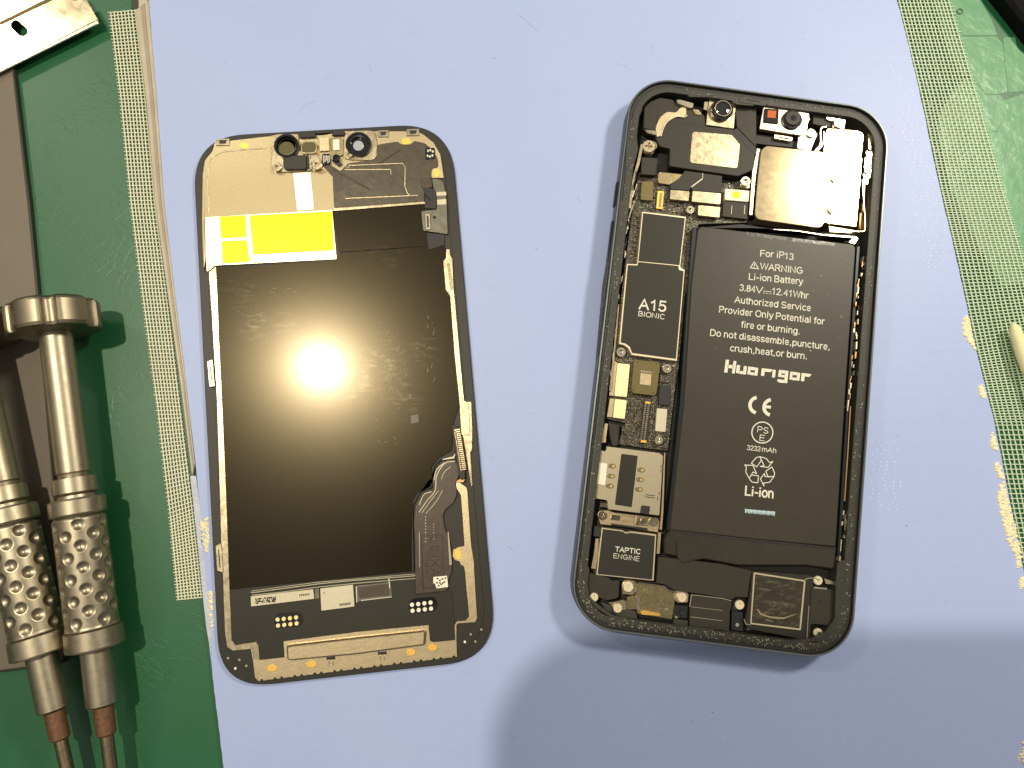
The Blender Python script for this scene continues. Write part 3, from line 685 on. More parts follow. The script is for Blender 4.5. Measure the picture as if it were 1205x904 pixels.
def build_driver():
    g = bpy.data.objects.new('screwdriver', None); COL.objects.link(g); LOC[g] = Vector((0, 0, 0))
    def part(name, V, F, m, smooth=True, sharp=14):
        me = mesh_of(name, V, F, M[m], smooth); 
        if smooth:
            me.set_sharp_from_angle(angle=math.radians(sharp))
        o = bpy.data.objects.new(name, me); COL.objects.link(o); o.parent = g; return o
    s0, s1 = S(357), S(392)
    R = 10.6
    def flute(a, s):
        k = ((math.degrees(a) - 90 + 24 + 390) % 60) - 30; d = abs(math.radians(k)) * R      # mm from the flute centre
        return 1 - .035 * max(0, math.cos(math.radians(k) * 6)) - (.10 * max(0, 1 - (d / 1.7) ** 2) ** .5 if d < 1.7 else 0)
    part('cap', *lathe_y([(s0 + .1, R * .3), (s0, R * .7), (s0 + .1, R * .90), (s0 + .8, R * .985), (s0 + 1.3, R), (s1 - 1.0, R), (s1 - .2, R * .975), (s1, R * .93), (s1 + .3, R * .7), (s1 + .3, 4.0)], 192, flute), 'tool_cap')
    part('shaft', *lathe_y([(s1 - .5, 3.9), (s1 + .6, 3.8), (S(556), 3.9), (S(558), 3.6), (S(562), 3.5)], 48), 'tool')
    a, b, c, d = S(562), S(581), S(586), S(606)
    part('collar', *lathe_y([(a, 4.1), (a + .2, 4.9), (b - .3, 5.0), (b, 4.7), (b + .4, 4.2), (c, 4.3), (c + .2, 6.1), (c + .6, 6.35), (d - .4, 6.35), (d, 6.1), (d + .1, 5.6)], 64), 'tool')
    e, f = S(607), S(738); dim = []
    ncol = 12; pitch = (f - e - 1.5) / 5.0
    for k in range(ncol):
        for j in range(5):
            dim.append((2 * math.pi * k / ncol + .1, e + .75 + pitch * (j + .5) + (pitch * .5 if k % 2 else 0) - pitch * .25))
    RG = 5.95
    def dimple(a, s):
        best = 0
        for da, ds in dim:
            x = ((a - da + math.pi) % (2 * math.pi) - math.pi) * RG; y = s - ds
            if abs(x) < 1.75 and abs(y) < 1.75:
                r2 = x * x + y * y
                if r2 < 1.95: best = max(best, .75 * (1 - r2 / 1.95))
        return best
    n = 150; pr = [(e, 5.4), (e + .5, 5.75)] + [(e + .8 + (f - e - 1.6) * i / n, RG) for i in range(n + 1)] + [(f - .2, 6.0), (f, 6.2)]
    part('grip', *lathe_y(pr, 200, None, dimple), 'tool', sharp=60)
    g0, g1 = S(738.2), S(762)
    part('end_band', *lathe_y([(g0, 6.0), (g0 + .3, 6.45), (g1 - .5, 6.6), (g1 - .15, 6.5), (g1, 6.1), (g1 + .1, 3.9)], 64), 'tool')
    h0, h1 = S(762.5), S(829)
    part('lower_sleeve', *lathe_y([(h0, 3.5), (h1 - .3, 3.65), (h1, 3.4), (h1 + .05, 2.4)], 48), 'tool')
    k0, k1 = S(829.4), S(865)
    part('ferrule', *lathe_y([(k0, 2.2), (k0 + .3, 2.35), (k1 - .4, 2.25), (k1, 1.9)], 32), 'rust')
    part('bit', *lathe_y([(k1 + .02, 1.5), (k1 + 1, 1.55), (k1 + 26, 1.4), (k1 + 32, .8), (k1 + 34, .4)], 24), 'bit')
    return g
def place_axis(o, A, B, roll=0):
    y = (A - B).normalized(); x = y.cross(Vector((0, 0, 1))).normalized(); z = x.cross(y)
    R = Matrix((x, y, z)).transposed()
    o.matrix_world = Matrix.Translation(A * MM) @ R.to_4x4() @ Matrix.Rotation(roll, 4, 'Y')
sd = build_driver(); place_axis(sd, SD_A, SD_B, .0)
tag(sd, 'satin metal screwdriver with dimpled grip nearer the blue pad, fully in view', 'screwdriver', 'dimpled screwdrivers side by side')
sd2 = sd.copy(); COL.objects.link(sd2)
for ch in list(sd.children):
    k = ch.copy(); COL.objects.link(k); k.parent = sd2
A2 = W(-42, 372, 10.6); B2_ = W(73.5, 880, 7.0)
place_axis(sd2, A2, A2 + (B2_ - A2).normalized() * AX.length, .32)
tag(sd2, 'satin metal screwdriver with dimpled grip cut off by the left picture edge', 'screwdriver', 'dimpled screwdrivers side by side')

# ================================================================== DISPLAY ASSEMBLY (left)
S1 = crop(220, 140, 5.022); S2 = crop(380, 140, 5.022); S3 = crop(470, 300, 4.52); S4 = crop(450, 480, 4.109)
S5 = crop(230, 640, 5.021); S6 = crop(400, 640, 5.021); E1 = crop(320, 145, 9.27); E2 = crop(290, 660, 4.82)
dp = thing('phone_display', 'detached phone display lying face down with its gold plate and black foil back', 'phone screen', W(405, 480, 0))
scr_out = [(226.0, 161.2), (530.0, 144.2), (585.0, 775.3), (258.6, 812.0)]
RR = 62
bez_o = rounded(scr_out, RR, 14)
poly('bezel', bez_o, .05, 1.25, M['tray'], dp, bev=.22)
poly('glass', rounded([(228, 163), (528.6, 146.4), (583, 773.5), (260.3, 809.6)], RR, 14), .0, .2, M['gloss'], dp, bev=0)
# inner tray wall
inn = [(236.6, 168.0), (519.5, 152.0), (574.0, 764.0), (268.8, 797.5)]
poly('inner_tray', rounded(inn, 54, 12), 1.2, 1.42, M['tray'], dp, bev=.08)
# metal back plate
def c2(*a): return [q for s in a for q in s]
top_plate = c2(S1((97, 900), (88, 600), (92, 330), (105, 245), (150, 190), (168, 128), (255, 128), (500, 100)),
               S2((0, 95), (130, 72), (270, 72), (560, 72), (600, 96), (655, 140), (695, 210), (712, 330), (716, 350), (600, 350), (590, 500), (60, 545)),
               S1((860, 545), (165, 582)))
poly('back_plate', top_plate, 1.4, 1.85, M['plate'], dp, r=1.5, bev=.08)
pc = W(240, 250, 1.9)
nx, ny = .030, -.052
stepf = lambda x, y: 1.78 + nx * (x - pc.x) * -1 * -1 * .0 + 0.0
def tilt(px, py, tx, ty, z):
    c = W(px, py, z); return lambda x, y: z + tx * (x - c.x) + ty * (y - c.y)
tf = tilt(320, 278, -.024, .034, 2.35)
poly('step_plate', S1((120, 592), (862, 543), (885, 830), (170, 872), (135, 905), (125, 905)), 1.2, tf, M['step'], dp, bev=.04)
def tz(o): return lambda x, y: tf(x, y) + o
for q in (((202, 587), (355, 579), (360, 706), (210, 714)), ((212, 729), (362, 722), (372, 815), (382, 848), (217, 862)), ((378, 579), (861, 551), (871, 779), (395, 809))):
    poly('adhesive_window', S1(*q), 1.3, tz(.06), M['yellow'], dp, r=.6, bev=.02)
M['stripe'] = mat('glare_on_plate', (.75, .67, .47), .30, 1, aniso=(.6, (0, 1)))
poly('glare_stripe', [(345, 204), (365, 203), (369, 246), (350, 247.5)], 1.8, 1.87, M['stripe'], dp, bev=0)  # lighter anisotropic patch; the lamp's streak is put into its colour and outline
# raised lip inside the plate edge
joined('plate_lip', [strip(S1((128, 590), (120, 330), (140, 240), (200, 195), (340, 182), (470, 173)), 1.1, 1.84, 1.95, .03)], M['nickel'], dp)
# side rails
def rail(pts, name='side_rail', z=1.75, m='nickel_dull', r=.8): return poly(name, pts, 1.25, z, M[m], dp, r=r, bev=.1)
rail([(244.5, 300), (253.5, 300), (256, 345), (258, 400), (261.5, 470), (265.5, 560), (268.5, 640), (271.2, 715), (273, 755), (277, 759), (302, 755), (304.5, 776), (298, 776), (296, 764), (274, 766), (267, 762), (264.5, 745), (263.2, 715), (262.2, 680), (260, 640), (257.8, 560), (255, 470), (252, 420), (249, 370), (246, 330)], z=1.8, m='nickel')
rail(S3((248, -30), (268, -30), (272, 5), (282, 20), (290, 190), (293, 210), (310, 400), (328, 600), (345, 775), (368, 785), (374, 904), (376, 960), (330, 960), (325, 904), (318, 780), (295, 560), (268, 215), (262, 205), (245, 187), (232, 32), (246, 18)), z=1.85, m='nickel')
rail(S4((372, -30), (430, -30), (436, 100), (434, 205), (425, 215), (437, 375), (428, 385), (400, 200), (385, 120)), z=1.7, m='nickel')
rail(c2(S4((343, 352), (362, 352), (408, 385), (413, 410), (420, 520), (430, 665)), S6((792, 100), (803, 300), (812, 440), (800, 465), (700, 472), (690, 480), (690, 580), (680, 580), (676, 480), (690, 458), (742, 452), (762, 430), (745, 260), (738, 170), (732, 135), (712, 125), (705, 105), (680, 98), (664, 75), (668, 35), (700, 18), (735, 12)), S4((395, 660), (385, 510), (378, 420), (352, 385))), z=1.8)
# bottom plate with a serrated lower edge
lo = []
a = Vector(S6((693, 668))[0]); b = Vector(S5((372, 812))[0]); nst = 30
random.seed(11)
for i in range(nst + 1):
    t = i / nst; p = a.lerp(b, t); lo.append((p.x, p.y + .25))
    if i < nst:
        p2 = a.lerp(b, (i + .30) / nst); lo.append((p2.x, p2.y - .2))
        if i % 3 != 1:
            p3 = a.lerp(b, (i + .42) / nst); lo.append((p3.x, p3.y - 1.9))
            p4 = a.lerp(b, (i + .58) / nst); lo.append((p4.x, p4.y - 1.9))
        p5 = a.lerp(b, (i + .7) / nst); lo.append((p5.x, p5.y - .1))
bp_pts = c2(S5((325, 618), (370, 590), (378, 686), (525, 670), (519, 575), (954, 520)), S6((525, 479), (533, 572), (550, 581), (690, 567))) + lo + S5((350, 790), (340, 700))
poly('bottom_plate', bp_pts, 1.3, 1.75, M['nickel_dull'], dp, bev=.07)
poly('raised_bar', c2(S5((537, 605), (560, 598), (954, 553)), S6((500, 512), (507, 520), (502, 595), (490, 602)), S5((954, 655), (560, 692), (540, 684))), 1.7, 2.8, M['nickel_dull'], dp, r=1.4, bev=.42)
for q in (S5((800, 690))[0], S6((250, 660))[0]):
    x, y = q
    poly('clip_slot', [(x - 5.5, y - 5), (x + 4.5, y - 6), (x + 5.5, y - 1.5), (x - 5, y - .5)], 1.7, 1.85, M['black'], dp, r=1, bev=0)
    poly('clip', [(x - 4, y - 5.5), (x + 4, y - 6.5), (x + 4, y - 4.8), (x - 4, y - 3.8)], 1.7, 2.1, M['steel'], dp, bev=.03)
    for dx in (-2.6, 2.4): poly('clip_leg', [(x + dx - .7, y), (x + dx + .7, y - .2), (x + dx + .7, y + 6), (x + dx - .7, y + 6.2)], 1.7, 1.9, M['steel'], dp, bev=.03)
# gold contact pads
for q, rx, ry in ((S1((338, 157))[0], 6, 3.7), (S2((492, 132))[0], 5.6, 3.9), (S2((671, 319))[0], 3.8, 5.2), (S4((365, 708))[0], 4.2, 6.4), (S5((452, 735))[0], 6, 3.9), (S5((684, 712))[0], 6, 3.7), (S6((418, 641))[0], 5.6, 4.0), (S6((546, 613))[0], 5.6, 4.0)):
    pts = [(q[0] + rx * math.cos(t * math.pi / 10), q[1] + ry * math.sin(t * math.pi / 10)) for t in range(20)]
    poly('gold_pad', pts, 1.7, 1.91, M['gold'], dp, bev=.03)
# dark cover film with crumpled flexes, top right
poly('cover_film', S2((66, 525), (58, 345), (110, 300), (150, 262), (290, 242), (322, 215), (316, 160), (330, 150), (440, 134), (470, 152), (520, 150), (540, 130), (600, 142), (650, 182), (680, 240), (682, 285), (648, 292), (640, 320), (645, 350), (600, 352), (598, 488)), 1.8, 1.98, M['film'], dp, r=2, bev=.04)
joined('film_seam', [strip(S2((130, 300), (400, 298)), .8, 1.9, 2.03), strip(S2((150, 275), (470, 262), (486, 285), (484, 400), (500, 440), (520, 455)), .8, 1.9, 2.03), strip(S2((132, 470), (560, 452)), .8, 1.9, 2.03), strip(S2((400, 300), (402, 330)), .6, 1.9, 2.03)], M['nickel_dull'], dp)
joined('film_fold', [strip(S2((60, 290), (150, 345), (275, 415)), [3, 2.6, .6], 1.9, 2.25, .06), strip(S2((330, 262), (460, 180)), [2.2, .5], 1.9, 2.15, .05)], M['flex'], dp)
poly('shiny_edge', S2((60, 530), (600, 488), (606, 502), (60, 545)), 1.75, 2.02, M['nickel'], dp, bev=.05)
# black foil sheets
poly('upper_film', S2((62, 546), (600, 504), (600, 545), (640, 690), (718, 700), (716, 745), (95, 788), (72, 640)), 1.45, 1.72, M['foil'], dp, bev=.04)
foil = c2([(255, 315), (397, 306.5), (401, 298), (523, 288)], S3((248, -10), (230, 34), (243, 190), (266, 222), (275, 300), (300, 560), (322, 830)),
          S4((368, 0), (345, 70), (335, 205), (285, 235), (238, 285), (236, 378), (170, 412), (150, 470), (143, 620), (150, 790)), S5((200, 270)), [(268.5, 640), (265.5, 560), (261.5, 470), (258, 400), (256, 345)])
poly('back_foil', foil, 1.45, 1.82, M['foil'], dp, r=.8, bev=.05)
# scuffs on the foil
random.seed(21); sc = []
for (cx, cy, n, sx, sy, ang) in ((300, 372, 16, 24, 8, -.1), (460, 450, 34, 26, 45, 1.1), (440, 400, 14, 30, 20, .9), (330, 345, 8, 30, 8, 0), (505, 400, 10, 10, 60, 1.4), (460, 520, 6, 18, 8, -.6)):
    for i in range(n):
        x = random.gauss(cx, sx / 2); y = random.gauss(cy, sy / 2); l = random.uniform(1.5, 9) * random.random() + 1; a = ang + random.gauss(0, .35)
        p = (x, y); q = (x + l * math.cos(a), y - l * math.sin(a)); sc.append(strip([p, q], [.38, .1], 1.8, 1.832))
joined('scuff_marks', sc, M['scuff'], dp, stuff=True)
poly('foil_mark', S3((60, 856), (100, 848), (103, 890), (62, 898)), 1.8, 1.835, M['flex'], dp, bev=0)
# clips on the left rail and the corners
S7 = crop(220, 300, 2.379)
for q in (S7((56, 298), (72, 292), (78, 368), (62, 370)), S7((80, 815), (96, 805), (102, 890), (84, 885)),  ):
    poly('edge_clip', q, 1.3, 2.0, M['nickel'], dp, r=1, bev=.1)
    (x0, y0), (x1, y1), (x2, y2), (x3, y3) = q
    poly('clip_window', [(x0 + 2.8, y0 + 4), (x0 + 4.1, y0 + 4), (x3 + 4.4, y3 - 4), (x3 + 3.1, y3 - 4)], 1.9, 2.03, M['black'], dp, bev=0)
for (x, y, w) in ((262, 168, 8), (451, 158, 6.5), (486, 156.5, 7.5)):
    poly('edge_clip', [(x - w, y - 4.5), (x + w, y - 5), (x + w, y + 3), (x - w, y + 3.5)], 1.3, 2.1, M['nickel'], dp, r=.6, bev=.1)
    poly('clip_window', [(x - w * .55, y - 3), (x + w * .55, y - 3.3), (x + w * .45, y + 1), (x - w * .45, y + 1.3)], 2.0, 2.14, M['black'], dp, r=.5, bev=0)
poly('clip_insert', S3((252, 45), (268, 42), (285, 185), (272, 190)), 1.7, 1.92, M['nickel_dark'], dp, r=1, bev=.03)
# earpiece / sensor bracket
poly('sensor_bracket', E1((-10, 135), (70, 120), (290, 118), (300, 300), (480, 330), (545, 420), (552, 480), (520, 520), (425, 515), (400, 520), (150, 535), (40, 535), (-5, 480), (-14, 300)), 1.8, 2.2, M['nickel'], dp, r=2, bev=.1)
x, y = E1((155, 242))[0]
disc('lens_ring', x, y, 14.6, 1.9, 3.4, M['gloss'], dp, [(1, 0), (1, .92), (.95, 1), (.84, 1), (.78, .9), (.74, .2), (0, .2)], 40)
disc('lens_trim', x, y, 12.1, 2.2, 3.1, M['nickel'], dp, [(1, .7), (1, 1), (.95, 1), (.93, .5), (.8, 0)], 40)
disc('sensor_window', x + .2, y + 4.3, 9.4, 2.3, 2.75, M['lens_olive'], dp)
poly('lens_trim', E1((318, 225), (345, 195), (460, 190), (492, 225), (494, 300), (465, 335), (310, 335)), 1.9, 2.9, M['nickel'], dp, r=3, bev=.12)
poly('sensor_window', E1((328, 232), (352, 206), (455, 202), (480, 235), (480, 290), (455, 318), (325, 318)), 2.7, 3.0, M['lens_olive'], dp, r=3, bev=.05)
poly('sensor_cover', E1((120, 350), (372, 345), (376, 492), (362, 502), (148, 508), (122, 480)), 1.9, 3.1, M['plastic'], dp, r=1.5, bev=.15)
poly('sensor_side', E1((376, 345), (400, 345), (405, 500), (380, 490)), 1.9, 2.6, M['black'], dp, bev=.05)
for a, b in ((395, 350), (402, 420), (410, 478)): poly('solder_tab', E1((a, b), (a + 26, b - 4), (a + 28, b + 26), (a + 4, b + 30)), 1.9, 2.5, M['steel'], dp, bev=.05)
x, y = E1((55, 478))[0]; standoff(x, y, 5.2, 3.1, dp)
x, y = E1((487, 452))[0]; standoff(x, y, 6.2, 3.3, dp)
poly('bracket_foot', E1((445, 400), (530, 400), (556, 450), (545, 500), (500, 522), (440, 515)), 1.9, 2.55, M['nickel'], dp, r=2, bev=.08)
poly('top_bar', E1((300, 100), (470, 90), (480, 150), (300, 160)), 1.3, 2.5, M['tray'], dp, r=1, bev=.1)
poly('top_notch', E1((470, 88), (655, 72), (652, 102), (490, 115)), 1.3, 2.0, M['black'], dp, r=1, bev=.05)
poly('top_bar', E1((655, 88), (760, 70), (800, 95), (790, 130), (655, 135)), 1.3, 2.5, M['tray'], dp, r=1, bev=.1)
poly('earpiece_gauze', E1((512, 158), (622, 152), (628, 298), (520, 308)), 1.9, 2.35, M['nickel_dull'], dp, r=1, bev=.06)
poly('proximity_frame', E1((640, 162), (760, 155), (782, 200), (785, 340), (740, 362), (650, 350)), 1.9, 2.3, M['nickel_dark'], dp, r=2, bev=.06)
poly('proximity_window', E1((662, 178), (734, 172), (740, 292), (668, 298)), 2.2, 2.7, M['white'], dp, r=.8, bev=.08)
poly('flex_chip', E1((548, 335), (630, 330), (636, 450), (548, 456)), 1.9, 2.4, M['gloss'], dp, r=.6, bev=.05)
joined('chip_bars', [pp(E1((560 + 15 * k, 348 + (k % 2) * 8), (568 + 15 * k, 348 + (k % 2) * 8), (570 + 15 * k, 436 - (k % 3) * 14), (562 + 15 * k, 438 - (k % 3) * 14)), 2.3, 2.43) for k in range(5)], M['print'], dp)
x, y = E1((700, 378))[0]; disc('round_component', x, y, 4.6, 1.9, 2.9, M['gloss'], dp, [(1, 0), (1, .85), (.85, 1), (.5, 1), (.4, .8), (0, .8)])
poly('camera_bracket', E1((780, 165), (800, 120), (850, 85), (1060, 78), (1130, 95), (1150, 220), (1140, 370), (1100, 405), (900, 402), (830, 398), (770, 375), (785, 300)), 1.8, 2.15, M['nickel'], dp, r=3, bev=.1)
x, y = E1((940, 225))[0]
disc('camera_ring', x, y, 15, 1.9, 3.3, M['gloss'], dp, [(1, 0), (1, .9), (.94, 1), (.82, 1), (.76, .85), (.62, .8), (.58, .35), (0, .35)], 40)
disc('camera_window', x + .2, y + 2.2, 6.2, 2.3, 2.65, M['lens_grey'], dp)
x, y = E1((845, 335))[0]; standoff(x, y, 4.2, 3.0, dp)
# flexes crossing the plate
poly('sensor_flex', c2(E1((545, 455), (640, 450), (690, 500), (735, 535), (760, 560), (780, 742), (670, 742), (668, 590), (630, 550))), 1.85, 2.02, M['flex'], dp, r=2, bev=.04)
poly('flex_fold', E1((640, 400), (700, 400), (770, 440), (735, 475), (700, 450)), 2.0, 2.3, M['black'], dp, r=1, bev=.05)
joined('flex_highlight', [strip(E1((655, 430), (680, 470), (745, 530)), .9, 2.0, 2.12), strip(E1((770, 445), (830, 490), (865, 455)), .8, 1.95, 2.05)], M['trace'], dp)
# connector flap, right side
poly('flex_label', S2((604, 172), (660, 170), (664, 235), (606, 242)), 1.95, 2.1, M['gloss'], dp, r=1.5, bev=.03)
joined('label_marks', [pp(S2((a, b), (a + 10, b), (a + 10, b + 13), (a, b + 13)), 2.08, 2.13) for a, b in ((614, 212), (628, 216), (642, 210), (616, 182), (630, 178), (644, 186))], M['print'], dp)
poly('flap_flex', c2(S2((645, 352), (680, 355), (712, 372), (724, 430), (732, 520), (738, 682), (592, 660), (580, 545), (675, 535), (672, 440), (650, 400))), 1.9, 2.3, M['flex_shiny'], dp, r=2.5, bev=.06)
poly('flap_shadow_tape', S2((590, 405), (670, 412), (672, 530), (600, 530), (600, 500), (640, 480), (600, 440)), 1.95, 2.15, M['black'], dp, r=1.5, bev=.04)
poly('flap_base', S2((582, 350), (642, 350), (645, 405), (582, 410)), 1.9, 2.2, M['flex'], dp, r=1.5, bev=.05)
joined('flap_band', [pp(S2((670, 432), (728, 430), (730, 452), (672, 455)), 2.25, 2.38, .03), pp(S2((674, 478), (728, 472), (730, 505), (676, 508)), 2.25, 2.38, .03)], M['cream_label'], dp)
fc = poly('flex_connector', S2((604, 562), (632, 560), (636, 652), (608, 655)), 2.25, 2.7, M['steel'], dp, r=.6, bev=.05)
poly('connector_slot', S2((613, 572), (624, 572), (627, 640), (616, 642)), 2.6, 2.73, M['black'], fc, bev=0)
x, y = S2((659, 580))[0]; disc('round_component', x, y, 1.6, 2.2, 2.6, M['gloss'], dp)
poly('dark_tape', S2((612, 672), (720, 684), (716, 745), (624, 775)), 1.8, 1.95, M['black'], dp, r=1, bev=.03)
# bottom driver area
poly('driver_cover', c2(S5((205, 272), (330, 268), (328, 300), (954, 215)), S6((440, 170), (455, 205), (480, 290), (640, 275), (665, 290), (678, 480), (690, 568), (535, 578), (525, 478)), S5((954, 520), (519, 573), (523, 668), (378, 684), (370, 590), (218, 602), (212, 560))), 1.4, 1.62, M['sticker'], dp, bev=.04)
joined('foil_lip', [strip(c2(E2((25, 182), (400, 132), (600, 112), (960, 85), (1000, 48), (1045, 42))), 1.0, 1.8, 2.0), strip(c2(E2((30, 195), (200, 178), (400, 150), (620, 128), (960, 100), (1010, 62))), .8, 1.6, 1.9), strip(E2((26, 172), (400, 122), (960, 75)), .7, 1.8, 1.92)], M['trace'], dp)
lab = poly('driver_label', E2((24, 202), (378, 162), (384, 216), (26, 260)), 1.55, 2.1, M['cream_label'], dp, r=.4, bev=.04)
random.seed(8); bars = []
for k in range(24):
    for j in range(4):
        if random.random() < .58:
            x = 48 + k * 5; yy = 214 - k * .55 + j * 8.2; bars.append(pp(E2((x, yy), (x + 4.6, yy - .5), (x + 4.6, yy + 7.4), (x, yy + 7.9)), 2.08, 2.12))
joined('print_marks', bars, M['ink'], lab)
joined('print_marks', [pp(E2((300 + k * 10, 190 - k * 1.1), (306 + k * 10, 189.4 - k * 1.1), (306 + k * 10, 201 - k * 1.1), (300 + k * 10, 202 - k * 1.1)), 2.08, 2.12) for k in range(6)], M['ink'], lab)
lab = poly('driver_label', E2((418, 158), (604, 136), (612, 260), (424, 284)), 1.55, 2.25, M['cream_label'], dp, r=.6, bev=.05)
joined('print_marks', [pp(E2((x, 243 - (x - 528) * .12), (x + 7, 242 - (x - 528) * .12), (x + 7, 256 - (x - 528) * .12), (x, 257 - (x - 528) * .12)), 2.23, 2.27) for x in range(528, 590, 11)] + [pp(E2((436, 180), (442, 179), (443, 187), (437, 188)), 2.23, 2.27)], M['ink'], lab)
poly('glue_bead', E2((386, 160), (412, 156), (414, 214), (388, 220)), 1.55, 1.9, M['flex_shiny'], dp, r=1, bev=.1)
poly('clear_patch', E2((622, 142), (818, 120), (826, 205), (650, 228), (622, 240)), 1.55, 1.8, M['flex_shiny'], dp, r=1, bev=.05)
poly('dark_patch', E2((630, 150), (806, 130), (812, 196), (640, 214)), 1.7, 1.84, M['flex'], dp, r=.6, bev=.02)
joined('patch_edge', [strip(E2((808, 100), (812, 155)), 1.0, 1.8, 1.95), strip(E2((622, 145), (626, 235)), .9, 1.7, 1.95), strip(E2((650, 226), (824, 205)), .7, 1.7, 1.9)], M['print'], dp)
for ox, oy in ((0, 0), (763, -84)):
    pcl = poly('contact_island', E2((158 + ox, 330 + oy), (175 + ox, 300 + oy), (300 + ox, 288 + oy), (322 + ox, 320 + oy), (318 + ox, 355 + oy), (300 + ox, 372 + oy), (180 + ox, 384 + oy), (160 + ox, 365 + oy)), 1.55, 1.72, M['gloss'], dp, r=3, bev=.03)
    for r_ in range(2):
        for k in range(4):
            x, y = E2((176 + ox + k * 35 + r_ * 3, 334 + oy - k * 4 + r_ * 34))[0]
            disc('contact', x, y, 2.5, 1.65, 1.95, M['white'] if ox else M['gold_light'], pcl, seg=14)
# flex running up the right side
fx = bez(S4((238, 900), (236, 640), (250, 560), (262, 450), (300, 380), (312, 320), (348, 262)), 6)
poly('display_flex', c2(S4((160, 905), (158, 640), (152, 560), (160, 470), (200, 415), (250, 400), (240, 350), (262, 285), (300, 255), (345, 250), (362, 265), (372, 330), (352, 360), (362, 410), (345, 460), (300, 495), (292, 530), (302, 590), (322, 620), (335, 700), (335, 800), (318, 830), (318, 885), (165, 900))), 1.9, 2.2, M['flex'], dp, r=5, bev=.08)
poly('flex_outer_rim', c2(S4((150, 640), (146, 560), (150, 470), (185, 405), (240, 385), (234, 340), (255, 280), (290, 245), (280, 238), (240, 285), (232, 380), (170, 412), (148, 450), (142, 560), (142, 790), (152, 790))), 1.82, 2.12, M['black'], dp, r=1, bev=.05)
joined('flex_trace', [strip(bez(S4((178, 505), (215, 450), (255, 400), (262, 330), (300, 270), (350, 258)), 6), .9, 2.15, 2.27), strip(bez(S4((190, 510), (240, 440), (272, 400)), 5), .6, 2.15, 2.25),
    strip(bez(S4((210, 512), (262, 450), (290, 400)), 5), .6, 2.15, 2.25), strip(bez(S4((285, 345), (300, 310), (330, 285)), 5), .6, 2.15, 2.25), strip(bez(S4((178, 470), (200, 420), (240, 405)), 5), .8, 2.1, 2.26),
    strip(bez(S4((250, 350), (262, 300), (300, 265)), 5), .9, 2.1, 2.26), strip(S4((178, 600), (180, 770)), .7, 2.15, 2.25), strip(S4((318, 600), (330, 760)), [1.2, 3], 2.1, 2.24), strip(S4((290, 250), (345, 240), (350, 225)), [1, 2.6, 1.6], 2.1, 2.4)], M['trace'], dp)
joined('flex_via', [pp(S4((a, b), (a + 5, b), (a + 5, b + 5), (a, b + 5)), 2.18, 2.23) for k in range(9) for a, b in ((206 + (k % 2), 525 + k * 15),)] + [pp(S4((a, b), (a + 4, b), (a + 4, b + 4), (a, b + 4)), 2.18, 2.23) for k in range(6) for a, b in ((246, 560 + k * 14),)], M['trace'], dp)
fb = joined('flex_print_box', [strip(S4((190, 618), (290, 616)), .8, 2.17, 2.24), strip(S4((291, 616), (294, 860)), .8, 2.17, 2.24), strip(S4((190, 618), (196, 872)), 1.4, 2.17, 2.24), strip(S4((196, 872), (250, 870)), 1.2, 2.17, 2.24)], M['ink_soft'], dp)
text('flex_print', 'LINXAN', S4((234, 628))[0], S4((238, 862))[0], 2.2, M['ink_soft'], dp, hpx=9.0, bold=1.1)
text('flex_print', 'Flex', S4((206, 706))[0], S4((208, 800))[0], 2.2, M['ink_soft'], dp, hpx=5, bold=1.1)
poly('flex_sticker', S4((246, 818), (312, 812), (318, 866), (262, 874), (254, 850), (246, 850)), 2.15, 2.32, M['white'], dp, r=.6, bev=.03)
joined('sticker_marks', [pp(S4((a, b), (a + 8, b), (a + 8, b + 8), (a, b + 8)), 2.3, 2.35) for a, b in ((262, 822), (274, 830), (260, 842), (286, 824), (296, 838), (280, 850), (268, 856), (300, 820), (288, 844), (274, 842))], M['ink'], dp)
cn = poly('display_connector', S4((334, 92), (340, 80), (358, 84), (366, 100), (398, 305), (400, 340), (384, 350), (372, 340)), 2.0, 2.9, M['plastic'], dp, r=1.5, bev=.1)
joined('connector_pins', [pp(S4((346 + k * 1.52, 106 + k * 9.6), (374 + k * 1.52, 101 + k * 9.6), (375 + k * 1.52, 106 + k * 9.6), (347 + k * 1.52, 111 + k * 9.6)), 2.85, 3.0) for k in range(21)], M['nickel_dull'], cn)
joined('connector_pins', [strip(S4((353, 112), (386, 305)), .9, 2.85, 3.05)], M['plastic'], cn)
poly('connector_arm', S4((372, 345), (400, 345), (392, 362), (352, 358)), 1.9, 2.4, M['copper'], dp, r=.8, bev=.05)
# tiny holes in the corners
for q in (S5((192, 676), (259, 686), (300, 722), (235, 737)), S6((773, 535), (836, 507), (800, 578), (738, 580))):
    for i, (x, y) in enumerate(q): disc('corner_dot', x, y, 1.5, 1.35, 1.6, M['trace'] if i < 3 else M['dust'], dp, seg=10)

